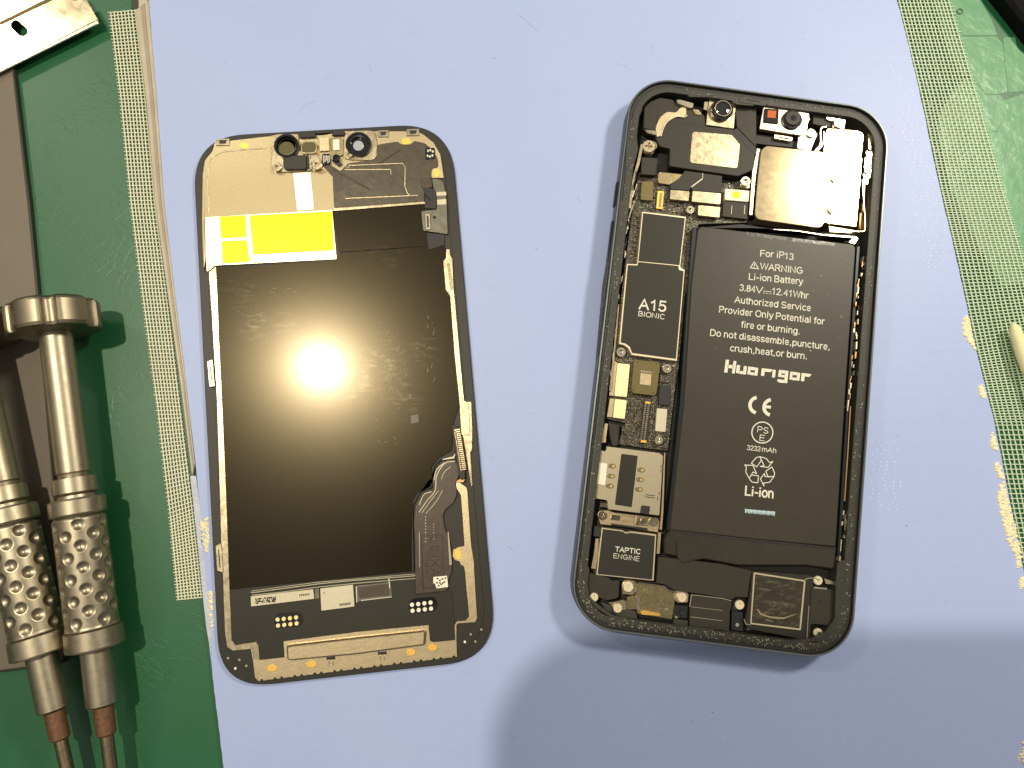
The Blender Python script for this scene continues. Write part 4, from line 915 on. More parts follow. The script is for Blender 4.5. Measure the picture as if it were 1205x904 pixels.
# ================================================================== PHONE BODY (right)
CX, CY, AN = 63.466, 30.420, -0.13216
ph = thing('opened_phone', 'opened dark phone body with battery, circuit board and metal shields exposed', 'phone', (CX, CY, 0))
def ploc(x, y): c, s = math.cos(AN), math.sin(AN); return (CX + c * x - s * y, CY + s * x + c * y)
def rr_out(w, h, r, seg=12, k=1.0):
    pts = []
    for cx, cy, a0 in ((w / 2 - r, h / 2 - r, 0), (-w / 2 + r, h / 2 - r, 90), (-w / 2 + r, -h / 2 + r, 180), (w / 2 - r, -h / 2 + r, 270)):
        for i in range(seg + 1):
            a = math.radians(a0 + 90 * i / seg); pts.append((cx + r * math.cos(a), cy + r * math.sin(a)))
    return pts
def ring_part(name, prof, m, close=False, parent=ph, smooth=False, wob_=0):
    """prof: list of (inset mm, z)"""
    V = []; F = []; base = 0; N = 0
    for d, z in prof:
        r = max(2, 11.6 - d); P = rr_out(71.5 - 2 * d, 146.7 - 2 * d, r, 14); N = len(P)
        for i, p in enumerate(P):
            q = ploc(*p); V.append((q[0], q[1], z))
    for k in range(len(prof) - 1):
        for i in range(N): F.append((k * N + i, k * N + (i + 1) % N, (k + 1) * N + (i + 1) % N, (k + 1) * N + i))
    if close: F.append(tuple((len(prof) - 1) * N + i for i in range(N)))
    return mk(name, V, F, M[m], parent, smooth)
ring_part('housing', [(.5, 0), (.12, .35), (0, .9), (0, 6.5), (.10, 6.8)], 'frame')
ring_part('rim_edge', [(.10, 6.8), (.22, 6.92), (.55, 6.95)], 'rim')
ring_part('rim_groove', [(.55, 6.95), (.75, 6.8), (.85, 6.1), (1.5, 6.05)], 'black')
ring_part('inner_ledge', [(1.5, 6.05), (1.55, 6.25), (1.9, 6.3), (3.3, 6.3), (3.4, 6.2), (3.45, 1.2)], 'ledge')
ring_part('cavity_floor', [(3.4, 1.2), (10, 1.2)], 'cavity', close=True)
random.seed(31)
crumbs = []
def crumb(x, y, z, s):
    a = random.random() * 6; l = random.uniform(1, 2.2)
    q = [(x + s * l * math.cos(t) * math.cos(a) - s * math.sin(t) * math.sin(a), y + s * l * math.cos(t) * math.sin(a) + s * math.sin(t) * math.cos(a)) for t in (0, 1.3, 2.7, 3.9, 5.2)]
    return prism(q, z, z + s * .8, 0)
for i in range(620):
    side = random.choice('LLLRRRBBBBBTCC'); d = random.uniform(1.4, 3.2)
    w, h = 71.5 / 2 - d, 146.7 / 2 - d
    if side == 'L': x, y = -w, random.uniform(-h + 8, h - 10)
    elif side == 'R': x, y = w, random.uniform(-h + 8, h - 10)
    elif side == 'B': x, y = random.uniform(-w + 9, w - 9), -h
    elif side == 'T': x, y = random.uniform(-w + 9, w - 9), h
    else:
        a = random.uniform(math.pi, 2 * math.pi); rr = 11.6 - d; sx = -1 if math.cos(a) < 0 else 1
        x = sx * (71.5 / 2 - 11.6) + rr * math.cos(a); y = -(146.7 / 2 - 11.6) + rr * math.sin(a)
    q = ploc(x, y); crumbs.append(crumb(q[0], q[1], 6.28, random.choice((.05, .07, .1, .16))))
joined('adhesive_residue', crumbs, M['residue'], ph, stuff=True)
for a, b in (((724.5, 216), (721.5, 242)), ((718.5, 262), (711.5, 306)), ((710.5, 321), (704.5, 363))):
    p = W(*a, 3.6); q = W(*b, 3.6); d = (q - p).normalized(); n_ = Vector((d.y, -d.x, 0));
    if n_.x > 0: n_ = -n_
    base_p = ploc(-71.5 / 2, 0)
    V = []
    for e, s_ in ((p, -1), (q, 1)):
        pass
    t0 = (p - Vector((*ploc(-35.75, 0), 0))).dot(Vector((-math.sin(AN), math.cos(AN), 0))); t1 = (q - Vector((*ploc(-35.75, 0), 0))).dot(Vector((-math.sin(AN), math.cos(AN), 0)))
    lo_, hi_ = min(t0, t1), max(t0, t1); P = []
    for x, y in ((-36.25, lo_), (-36.25, hi_), (-35.6, hi_ + .15), (-35.6, lo_ - .15)): P.append(ploc(x, y))
    if area2(P) < 0: P.reverse()
    V, F = prism(P, 2.4, 4.9, .15); mk('side_button', V, F, M['frame'], ph)

P1 = crop(730, 85, 5.65); P2 = crop(870, 85, 4.758); P3 = crop(720, 190, 6.456); P4 = crop(690, 300, 5.65)
P5 = crop(690, 390, 6.027); P6 = crop(670, 510, 5.65); P7 = crop(660, 640, 6.342); P8 = crop(830, 630, 5.65)
B1 = crop(820, 270, 4.757); B2 = crop(780, 440, 3.767); B3 = crop(950, 260, 3.767)
def part(name, pts, z0, z1, m, parent=ph, r=0, bev=.08): return poly(name, pts, z0, z1, M[m], parent, r=r, bev=bev)

# ledge widenings
part('ledge_shelf', c2([(737, 150), (752, 128)], P1((150, 240), (128, 290), (110, 420), (118, 520), (85, 640), (60, 760), (30, 760))), 1.2, 6.26, 'ledge', r=1)
part('ledge_shelf', [(728, 235), (738, 238), (735, 262), (729, 300), (722, 330), (716, 372), (711, 420), (704, 420), (712, 330)], 1.2, 6.26, 'ledge', r=1)
part('ledge_shelf', P7((130, 100), (215, 180), (200, 300), (215, 400), (300, 470), (400, 540), (560, 570), (830, 605), (960, 620), (1150, 640), (1150, 690), (700, 640), (420, 580), (260, 480), (170, 360), (130, 240)), 1.2, 6.24, 'ledge', r=3)
part('ledge_shelf', P8((880, 180), (935, 160), (960, 200), (960, 520), (900, 620), (780, 700), (560, 730), (0, 690), (0, 650), (560, 700), (700, 690), (800, 640), (860, 560), (870, 300)), 1.2, 6.24, 'ledge', r=3)
part('top_bracket', P1((440, 145), (560, 160), (760, 150), (800, 185), (890, 200), (890, 225), (770, 215), (740, 190), (600, 168), (460, 165)), 4.5, 6.5, 'ledge', r=2)
part('ear_slot_frame', P2((0, 140), (30, 135), (150, 155), (165, 175), (145, 190), (0, 170)), 4.5, 6.6, 'ledge', r=2)
part('ear_slot', P2((35, 148), (110, 156), (125, 168), (50, 162)), 6.5, 6.66, 'black', r=1.5, bev=0)

# logic board
board = part('logic_board', [(751, 203), (800, 208), (862, 217), (884, 224), (880, 262), (822, 264), (814, 300), (806, 350), (799, 430), (793, 470), (786, 531), (727, 523), (736, 498), (712, 493), (722, 420), (733, 330), (742, 262)], 1.2, 3.0, 'pcb', r=1.5)
def comps(name, pts, n, z, seed, parent, m, smin=.25, smax=.6, h=(.2, .5)):
    random.seed(seed); xs = [p[0] for p in pts]; ys = [p[1] for p in pts]; L = []; t = 0
    def inside(x, y):
        c = False
        for i in range(len(pts)):
            (x1, y1), (x2, y2) = pts[i - 1], pts[i]
            if (y1 > y) != (y2 > y) and x < (x2 - x1) * (y - y1) / (y2 - y1) + x1: c = not c
        return c
    while len(L) < n and t < n * 60:
        t += 1; x = random.uniform(min(xs), max(xs)); y = random.uniform(min(ys), max(ys))
        if not inside(x, y): continue
        c = W(x, y, z); w = random.uniform(smin, smax) / 2; hgt = w * random.uniform(.8, 1.9)
        if random.random() < .5: w, hgt = hgt, w
        ca, sa = math.cos(AN), math.sin(AN); q = [(c.x + ca * a - sa * b, c.y + sa * a + ca * b) for a, b in ((-w, -hgt), (w, -hgt), (w, hgt), (-w, hgt))]
        L.append(prism(q, z - .1, z + random.uniform(*h), .03))
    return joined(name, L, M[m], parent, stuff=True)
z_top = P3((205, 110), (440, 150), (840, 150), (960, 170), (960, 210), (850, 210), (650, 330), (645, 420), (570, 400), (210, 365))
comps('small_components', z_top, 130, 3.0, 1, board, 'pcb', .3, .7)
comps('solder_joints', z_top, 130, 3.0, 2, board, 'nickel', .12, .32, (.15, .4))
z_low = P5((300, 440), (500, 470), (600, 390), (600, 540), (590, 830), (240, 800), (250, 640), (290, 620))
comps('small_components', z_low, 110, 3.0, 3, board, 'pcb', .25, .6)
comps('solder_joints', z_low, 190, 3.0, 4, board, 'nickel', .1, .28, (.15, .35))
comps('solder_joints', P5((205, 180), (320, 180), (320, 215), (205, 215)), 30, 3.0, 5, board, 'nickel', .12, .3)
comps('solder_joints', P3((560, 430), (600, 430), (580, 800), (540, 800)), 40, 3.0, 6, board, 'chip', .15, .4)
comps('solder_joints', P3((170, 400), (215, 400), (190, 760), (150, 760)), 30, 3.0, 7, board, 'chip', .15, .4)
# processor shield
sh = c2(P3((228, 380), (566, 421), (522, 806), (557, 826)), P4((656, 103), (604, 706), (298, 664), (280, 622), (255, 602), (218, 594), (264, 58), (333, 62)), P3((186, 778)))
sh = c2(P3((228, 378), (566, 419), (522, 804), (557, 824)), P4((656, 103), (604, 708), (300, 668), (278, 624), (252, 603), (214, 594), (266, 58), (336, 60)))
part('processor_shield', sh, 2.9, 4.4, 'edge', r=1.2, bev=.14)
s1 = part('shield_sticker', c2(P3((238, 392), (556, 431), (514, 792)), P4((612, 68), (346, 42))), 4.3, 4.47, 'sticker', r=.4, bev=.03)
s2 = part('shield_sticker', c2(P4((346, 47), (612, 73), (616, 100), (648, 108), (596, 692), (304, 652), (290, 612), (262, 590), (228, 582), (276, 68), (340, 70))), 4.3, 4.47, 'sticker', r=.4, bev=.03)
text('processor_print', 'A15', P4((352, 358))[0], P4((524, 376))[0], 4.48, M['print'], s2, hpx=11.5, bold=1.75)
text('processor_print', 'BIONIC', P4((346, 405))[0], P4((516, 428))[0], 4.48, M['print'], s2, hpx=5.6, bold=1.5)
disc('sticker_hole', *P3((460, 582))[0], 1.6, 4.4, 4.5, M['black'], s1, seg=12)
joined('board_edge_pins', [strip(c2(P4((270, 70), (222, 560))), 1.6, 2.9, 4.0)], M['nickel_dull'], ph)
# upper board items
part('chip', P3((225, 150), (318, 152), (312, 300), (218, 292)), 2.9, 4.0, 'chip', r=1.2)
part('connector_block', P3((225, 20), (335, 25), (330, 105), (222, 98)), 2.9, 5.0, 'plastic', r=.5)
cb = part('gold_connector', P3((348, 222), (398, 226), (386, 364), (336, 358)), 2.9, 3.7, 'gold', r=.4)
part('connector_slot', P3((364, 236), (384, 238), (376, 350), (354, 346)), 3.6, 3.74, 'nickel_dark', cb, bev=0)
part('chip_shield', P3((360, 80), (560, 100), (440, 178), (352, 165), (348, 100)), 2.9, 4.0, 'nickel_dark', r=2)
part('camera_flex', P3((555, 70), (692, 88), (690, 130), (600, 190), (592, 222), (445, 210), (442, 180), (520, 120)), 3.6, 4.3, 'plastic', r=1)
part('camera_flex', P3((698, 90), (840, 110), (832, 240), (610, 222), (604, 196), (692, 132)), 3.6, 4.35, 'plastic', r=1)
joined('flex_highlight', [strip(P3((604, 194), (688, 132)), 1.1, 4.2, 4.5), strip(P3((692, 90), (690, 130)), .5, 4.2, 4.4)], M['white'], ph)
for q, m_ in ((P3((445, 214), (592, 226), (584, 302), (440, 288)), 'cream_label'), (P3((612, 222), (832, 242), (826, 328), (606, 306)), 'cream_label'), (P3((656, 330), (826, 346), (818, 428), (652, 410)), 'cream_label'), (P3((862, 206), (1046, 222), (1040, 308), (858, 292)), 'white')):
    part('connector_cover', q, 3.6, 4.75, m_ if m_ == 'white' else 'nickel', r=1.4, bev=.1)
part('cover_window', P3((920, 226), (972, 232), (968, 282), (918, 276)), 4.7, 4.79, 'yellow', r=.4, bev=0)
part('cable_end', P3((846, 300), (1042, 316), (1032, 440), (840, 418)), 2.9, 4.2, 'plastic', r=.8)
for x in (912, 1010): joined('flex_highlight', [strip(P3((x, 335), (x - 3, 400)), .5, 4.15, 4.24)], M['trace'], ph)
standoff(*P3((597, 367))[0], 4.9, 4.9, ph, 'steel')
standoff(*P3((1018, 150))[0], 6.0, 5.2, ph, 'steel')
part('standoff_foot', P3((975, 150), (1052, 160), (1045, 206), (972, 198)), 3, 4.4, 'nickel', r=2)
standoff(*P5((247, 147))[0], 5.8, 4.7, ph, 'steel')
standoff(*P5((573, 263))[0], 5.6, 4.7, ph, 'steel')
disc('solder_dot', *P5((619, 245))[0], 1.6, 3, 4.2, M['steel'], ph, seg=12)
# lower board items
part('connector_cover', P5((222, 225), (310, 235), (288, 466), (198, 458)), 3, 4.3, 'bright_gold', r=1.6)
part('cover_flange', P5((195, 200), (222, 225), (196, 460), (160, 456), (180, 215)), 3, 3.9, 'nickel_dull', r=.8)
part('connector_cover', P5((202, 478), (288, 490), (272, 622), (188, 612)), 3, 4.2, 'bright_gold', r=1.2)
part('cover_flange', P5((166, 474), (200, 478), (184, 612), (144, 608)), 3, 3.9, 'nickel_dull', r=.8)
mc = part('modem_shield', P5((345, 200), (515, 215), (526, 232), (500, 440), (484, 458), (330, 440), (316, 422), (334, 212)), 3, 4.5, 'chip', r=1.6, bev=.12)
for q in ((360, 218), (497, 233), (333, 412), (475, 438)): disc('corner_hole', *P5(q)[0], .9, 4.45, 4.53, M['black'], mc, seg=10)
joined('print_marks', [pp(P5((388 + k * 11, 276 + k * 1.4), (395 + k * 11, 277 + k * 1.4), (394 + k * 11, 290 + k * 1.4), (387 + k * 11, 289 + k * 1.4)), 4.48, 4.53) for k in range(7)], M['trace'], mc)
part('data_panel', P5((386, 296), (462, 306), (455, 384), (378, 374)), 4.45, 4.53, 'nickel_dull', mc, bev=0)
dc = part('display_socket', P5((410, 492), (460, 496), (432, 795), (380, 790)), 3, 3.7, 'plastic', r=.6)
joined('socket_pins', [pp(P5((414 - k * 1.78 + s_ * 23, 518 + k * 13.4), (426 - k * 1.78 + s_ * 23, 520 + k * 13.4), (425 - k * 1.78 + s_ * 23, 527 + k * 13.4), (413 - k * 1.78 + s_ * 23, 525 + k * 13.4)), 3.65, 3.85) for k in range(19) for s_ in (0, 1)], M['nickel'], dc)
for q in (P5((418, 496), (456, 500), (455, 516), (416, 512)), P5((388, 770), (428, 774), (427, 792), (384, 788))): part('socket_end', q, 3.6, 3.9, 'gold', dc, bev=.04)
part('tape_square', P5((520, 380), (600, 388), (592, 528), (512, 520)), 3, 3.9, 'black', r=.6)
part('chip', P5((500, 545), (576, 552), (562, 715), (488, 708)), 3, 3.9, 'cream_label', r=1.2)
screw(*P5((516, 772))[0], 5.6, 4.3, ph, 'steel')
part('component_bank', P5((525, 305), (590, 310), (588, 368), (520, 362)), 3, 3.6, 'pcb', r=.5)
# left side flex debris between ledge and board
random.seed(17); deb = []; debw = []
lft = [(749, 200), (741, 245), (736, 275), (729, 330), (722, 380), (718, 420), (712, 460), (706, 500)]
for i in range(len(lft) - 1):
    a = Vector(lft[i]); b = Vector(lft[i + 1])
    for k in range(20):
        p = a.lerp(b, random.random()) + Vector((random.uniform(-4.6, 3.4), 0)); l = random.uniform(1.5, 9); w = random.uniform(.4, 1.7); t = (b - a).normalized()
        s_ = strip([tuple(p), tuple(p + t * l + Vector((random.uniform(-1, 1), 0)))], [w, w * .7], 3.5, random.uniform(4.2, 5.9))
        (deb if random.random() < .55 else debw).append(s_)
joined('side_key_flex', deb, M['edge'], ph, stuff=True); joined('side_key_spring', debw, M['black'], ph, stuff=True)
for q in (strip(P1((145, 480), (118, 610), (90, 700), (62, 904)), [3, 3.4, 2.2, 3], 4, 5.6), strip(P3((170, 300), (130, 430)), [2, 1.4], 4, 5.5), strip(P4((215, 330), (190, 600), (160, 904)), [1.4, 1.8, 2.8], 3, 4.9)): mk('side_rail', *q, M['nickel'], ph)
part('copper_tab', P5((105, 760), (130, 650), (155, 655), (140, 770), (140, 790), (92, 790)), 3, 4.6, 'nickel_dull', r=1)
part('foam_block', P5((150, 640), (240, 660), (230, 815), (180, 820), (165, 760)), 1.3, 4.0, 'black', r=3, bev=.3)
# SIM reader
sim = part('sim_reader', P6((245, 85), (600, 130), (626, 150), (600, 548), (255, 506), (250, 446), (158, 432), (152, 375), (162, 330), (185, 225), (184, 118), (222, 112), (232, 120), (245, 110)), 2.2, 4.4, 'sim', r=1.4, bev=.1)
part('black_tape', P6((346, 136), (455, 150), (415, 492), (303, 474)), 4.35, 4.48, 'sticker', sim, r=1.2, bev=.03)
part('white_sticker', P6((198, 194), (252, 202), (237, 346), (180, 336)), 4.35, 4.5, 'white', sim, r=1, bev=.03)
part('reader_tab', P6((480, 478), (538, 486), (530, 542), (470, 532)), 4.35, 4.6, 'black', sim, r=1.2, bev=.05)
for q in ((285, 218), (277, 285), (270, 350), (478, 244), (471, 308), (464, 373)):
    x, y = P6(q)[0]; e = [(x + 4.8 * math.cos(t * math.pi / 8), y + 2.9 * math.sin(t * math.pi / 8) + .1 * (4.8 * math.cos(t * math.pi / 8))) for t in range(16)]
    cw = poly('contact_window', e, 4.35, 4.55, M['nickel'], sim, bev=.06)
    e2 = [(x + 3.6 * math.cos(t * math.pi / 8), y + 1.9 * math.sin(t * math.pi / 8)) for t in range(16)]
    V, F = pp(e2, 4.5, 4.57); mk('window_hole', V, F, M['nickel_dark'], sim)
    V, F = pp([(x + .3, y - 1.2), (x + 2.2, y - 1), (x + 2, y + 1.3), (x, y + 1.1)], 4.55, 4.62); mk('contact_spring', V, F, M['gold'], sim)
joined('reader_slot', [strip(P6((505, 408), (570, 416)), .9, 4.38, 4.43), strip(P6((503, 422), (568, 430)), .9, 4.38, 4.43)] + [strip(P6((a, b), (a - 2, b + 20)), .8, 4.38, 4.43) for a, b in ((612, 210), (610, 240), (598, 390), (588, 425))], M['black'], sim)
part('spring_clip', P6((205, 460), (255, 465), (255, 495), (200, 490)), 3, 4.1, 'steel', r=.8)
# bracket below SIM reader
part('clamp_bracket', P6((185, 540), (200, 515), (258, 512), (300, 528), (440, 545), (585, 565), (600, 590), (590, 660), (380, 625), (250, 610), (205, 605)), 3, 4.3, 'nickel_dull', r=1.2)
part('bracket_tab', P6((450, 545), (530, 555), (525, 615), (440, 610)), 4.2, 4.6, 'nickel', r=.8)
part('bracket_tab', P6((280, 540), (340, 548), (335, 580), (275, 572)), 4.2, 4.7, 'steel', r=1)
joined('bracket_line', [strip(P6((432, 545), (428, 612)), .8, 4.25, 4.4), strip(P6((345, 580), (425, 592)), .6, 4.25, 4.36), strip(P6((345, 545), (425, 556)), .6, 4.25, 4.36)], M['nickel_dark'], ph)
screw(*P6((222, 547))[0], 5.2, 4.9, ph, 'steel'); screw(*P6((560, 590))[0], 5.0, 4.9, ph, 'steel')
disc('spring_pin', *P6((495, 583))[0], 3.6, 4.4, 5.0, M['steel'], ph, seg=16)
joined('foam_strip', [strip(P6((280, 606), (400, 622), (520, 638)), 2.4, 3.6, 4.7, .1)], M['black'], ph)
# taptic engine
tap = part('vibration_motor', c2(P6((212, 626), (360, 645), (365, 655), (395, 658), (400, 650), (580, 672)), P7((694, 278), (262, 234))), 1.4, 4.8, 'edge', r=1.0, bev=.12)
ts = part('motor_sticker', c2(P6((222, 636), (358, 653), (366, 664), (392, 666), (402, 660), (570, 682)), P7((682, 268), (274, 226))), 4.7, 4.88, 'sticker', tap, r=.8, bev=.03)
M['motor'] = mat('motor_sticker_black', (.020, .018, .013), .42, .1, bump=(6000, .004)); ts.data.materials[0] = M['motor']
text('motor_print', 'TAPTIC', P6((305, 784))[0], P6((468, 802))[0], 4.9, M['print'], tap, hpx=5.2, bold=1.8)
text('motor_print', 'ENGINE', P6((294, 828))[0], P6((463, 850))[0], 4.9, M['print'], tap, hpx=5.2, bold=1.1)
for q in (strip(P6((185, 700), (178, 800), (160, 900)), [3.5, 5, 5], 3, 4.7), strip(P6((600, 660), (590, 800)), [3.5, 3.5], 3, 4.6), strip(P6((635, 130), (618, 520), (608, 640)), [1.2, 2.2, 2.6], 3, 4.9)): mk('side_rail', *q, M['nickel_dull'], ph)
part('black_tab', P6((165, 615), (215, 622), (210, 690), (160, 685)), 3, 4.9, 'black', r=.8)
# bottom left region
part('antenna_cover', P7((215, 215), (370, 258), (376, 275), (440, 270), (430, 405), (345, 425), (280, 400), (235, 370), (205, 375), (198, 240)), 1.4, 4.6, 'plastic', r=2, bev=.15)
screw(*P7((248, 400))[0], 5.2, 5.0, ph, 'bright')
part('ground_plate', P7((348, 438), (470, 418), (492, 430), (486, 492), (440, 500), (400, 480)), 3, 4.3, 'nickel', r=1)
screw(*P7((425, 482))[0], 5.4, 5.0, ph, 'bright')
part('corner_shelf', P7((290, 430), (400, 470), (560, 500), (575, 570), (430, 540), (330, 490)), 2, 4.2, 'ledge', r=3)
part('screw_bracket', P7((470, 268), (548, 272), (575, 295), (570, 350), (540, 385), (455, 375), (450, 300)), 3, 4.3, 'nickel', r=2.4, bev=.12)
screw(*P7((503, 322))[0], 6.4, 5.0, ph, 'bright')
part('mic_plate', P7((575, 290), (780, 318), (806, 350), (862, 372), (832, 568), (570, 525), (562, 492), (485, 490), (492, 395), (560, 380)), 2.4, 4.1, 'nickel_dark', r=1.6, bev=.12)
joined('plate_rim', [strip(P7((578, 290), (775, 318), (808, 350), (866, 364)), 1.0, 4.0, 4.4, .03), strip(P7((555, 385), (575, 330), (578, 292)), .9, 4.0, 4.4, .03)], M['steel'], ph)
part('spring_tab', P7((566, 400), (592, 402), (590, 498), (566, 494)), 4.0, 4.7, 'steel', r=.8)
part('mic_connector', P7((592, 505), (620, 496), (745, 522), (744, 542), (600, 530)), 4.0, 4.6, 'gold', r=1.4)
disc('solder_dot', *P7((790, 492))[0], 1.8, 4.0, 4.25, M['steel'], ph, seg=12)
part('screw_foot', P7((845, 350), (900, 345), (955, 370), (948, 440), (870, 440), (838, 410)), 3, 4.4, 'nickel_dull', r=2)
screw(*P7((905, 402))[0], 5.8, 5.1, ph, 'bright')
part('socket_block', P7((842, 452), (950, 462), (945, 560), (835, 550)), 2, 3.8, 'gloss', r=1)
disc('round_component', *P7((910, 515))[0], 3.4, 3.7, 4.3, M['black'], ph)
part('white_chip', P7((842, 530), (878, 545), (872, 560), (850, 556)), 3.7, 4.3, 'steel', r=.6)
part('lower_rim', P7((840, 562), (950, 575), (945, 615), (838, 600)), 2, 4.8, 'ledge', r=.6)
# charging port
port = part('charging_port', c2(P7((968, 378), (1205, 406)), P8((170, 432), (178, 460), (165, 500), (160, 645)), P7((1205, 648), (958, 618))), 2, 4.9, 'plastic', r=.8, bev=.12)
joined('port_seam', [strip(c2(P7((972, 380), (1205, 408)), P8((175, 436))), .9, 4.8, 5.05, .03), strip(P7((975, 382), (962, 470)), .9, 4.8, 5.03), strip(P7((968, 545), (1205, 575)), .6, 4.86, 4.94), strip(P7((968, 470), (1205, 498)), .5, 4.86, 4.92)], M['trace'], port)
screw(*P8((230, 464))[0], 5.6, 5.1, ph, 'bright')
part('screw_pocket', P8((175, 500), (250, 510), (255, 640), (170, 630)), 1.6, 3.6, 'gloss', r=1)
disc('solder_dot', *P8((212, 595))[0], 2.4, 3.5, 4.2, M['steel'], ph, seg=10)
# battery tape panel and loudspeaker
part('connector_panel', c2(P7((728, 96), (1205, 152)), P8((310, 236), (296, 300), (282, 414), (200, 412), (180, 428), (0, 396)), P7((860, 352), (780, 308), (712, 292))), 2, 5.1, 'plastic', r=1, bev=.1)
part('speaker_housing', P8((308, 236), (690, 262), (722, 292), (700, 690), (620, 690), (275, 625), (262, 575), (290, 420)), 2, 4.6, 'tray', r=2, bev=.2)
spf = part('speaker_frame', P8((322, 246), (668, 300), (636, 634), (298, 592)), 3, 5.0, 'edge', r=1.6, bev=.06)
part('speaker_cover', P8((332, 258), (656, 308), (626, 620), (308, 582)), 4.9, 5.08, 'speaker', spf, r=1.2, bev=.04)
joined('foil_crease', [strip(P8((345, 490), (370, 525), (430, 545), (520, 552), (610, 522)), [1.5, 2, 2.2, 2, .5], 5.05, 5.16, .02), strip(P8((400, 560), (450, 575)), .7, 5.05, 5.12)], M['nickel_dull'], spf)
joined('housing_rim', [strip(bez(P8((655, 310), (675, 290), (725, 285), (760, 300)), 5), .9, 4.5, 5.2), strip(P8((690, 470), (675, 690)), .7, 4.5, 5.0), strip(P8((258, 560), (270, 590), (300, 596)), .9, 4.5, 5.0)], M['trace'], ph)
part('speaker_contact', P8((270, 600), (400, 612), (400, 640), (275, 630)), 3.5, 4.3, 'nickel', r=.8)
part('speaker_contact', P8((395, 608), (580, 640), (575, 662), (400, 650)), 3.5, 4.2, 'gold', r=.8)
part('speaker_contact', P8((490, 625), (524, 630), (522, 658), (488, 654)), 4.1, 4.5, 'steel', r=.5)
part('module_cover', P8((706, 352), (735, 340), (860, 364), (848, 605), (725, 590), (690, 600)), 2, 4.9, 'plastic', r=1.2, bev=.12)
disc('cover_hole', *P8((760, 442))[0], 2.6, 4.85, 4.93, M['black'], ph)
screw(*P8((752, 302))[0], 5.4, 5.2, ph, 'bright'); screw(*P8((752, 652))[0], 5.6, 5.2, ph, 'bright')
part('spring_contact', P8((792, 285), (850, 305), (868, 330), (800, 325)), 3.5, 4.9, 'nickel', r=1)
part('spring_contact', P8((722, 342), (810, 350), (808, 362), (722, 354)), 4.5, 5.1, 'steel', r=.5, bev=.04)

# battery
bat = part('battery', [(825.5, 266), (1004, 287), (1007.5, 291), (995.5, 461), (984, 644), (886, 635), (787.5, 624), (804, 474), (813, 334), (820.5, 270)], 1.4, 5.4, 'battery', r=2.4, bev=.32)
part('battery_side_wall', [(815, 268), (820, 268), (805, 474), (788, 624), (784, 624), (800, 474)], 1.4, 5.0, 'frame', r=.8)
part('battery_side_wall', [(1008.5, 290), (1012, 290), (1000, 466), (989, 655), (985.5, 655), (997, 466)], 1.4, 5.2, 'frame', r=.8)
part('wrap_fold', B2((28, 692), (772, 770), (768, 800), (762, 868), (640, 850), (330, 850), (180, 822), (130, 832), (70, 828), (60, 810), (8, 800), (4, 740)), 1.4, 5.0, 'wrap', bat, r=2, bev=.35)
joined('wrap_crease', [strip(B2((30, 694), (400, 738), (768, 775)), [2.4, 2.8, 2.4], 4.9, 5.12, .05)], M['black'], bat)
joined('wrap_bead', [strip(bez(B2((62, 745), (62, 790), (72, 822), (100, 834), (140, 826)), 6), 1.4, 4.9, 5.3, .1)], M['wrap'], bat)
joined('edge_mask', [pp(B1((278, 14), (505, 44), (502, 62), (275, 34)), 5.38, 5.415), pp(B1((536, 48), (775, 76), (770, 94), (532, 66)), 5.38, 5.415)], M['wrap'], bat)
BZ = 5.41
def bt(s, crop_, l, r_, h, bold=1.45): return text('battery_print', s, crop_(l)[0], crop_(r_)[0], BZ, M['print'], bat, hpx=h, bold=bold, thick=.01)
bt('For iP', B1, (357, 150), (487, 160), 7.0); bt('13', B1, (493, 164), (538, 170), 7.0)
bt('WARNING', B1, (355, 222), (590, 248), 7.2)
bt('Li-ion Battery', B1, (293, 280), (592, 308), 7.2)
bt('3.84', B1, (240, 342), (326, 352), 7.2); bt('V', B1, (330, 353), (366, 358), 7.2); bt('12.41Whr', B1, (422, 362), (622, 388), 7.2)
joined('direct_current_sign', [strip(B1((370, 345), (418, 350)), .55, BZ - .03, BZ + .01)] + [strip(B1((372 + k * 17, 356 + k * 2), (383 + k * 17, 357.5 + k * 2)), .55, BZ - .03, BZ + .01) for k in range(3)], M['print'], bat)
bt('Authorized Service', B1, (212, 409), (636, 457), 7.2)
bt('Provider Only Potential for', B1, (126, 464), (713, 532), 7.2)
bt('fire or burning.', B1, (248, 548), (572, 586), 7.2)
bt('Do not disassemble,puncture,', B1, (76, 594), (740, 674), 7.2)
bt('crush,heat,or burn.', B1, (188, 680), (612, 726), 7.2)
# warning triangle
def line(pts, w, closed=False):
    if closed: pts = list(pts) + [pts[0]]
    return [strip([pts[i], pts[i + 1]], w, BZ - .03, BZ + .012 + .0004 * i) for i in range(len(pts) - 1)]
joined('warning_triangle', line(B1((322, 182), (345, 221), (299, 215)), .9, True) + [strip(B1((322, 194), (321, 206)), .8, BZ - .03, BZ + .01), strip(B1((320.5, 209), (320, 213)), .8, BZ - .03, BZ + .01)], M['print'], bat)
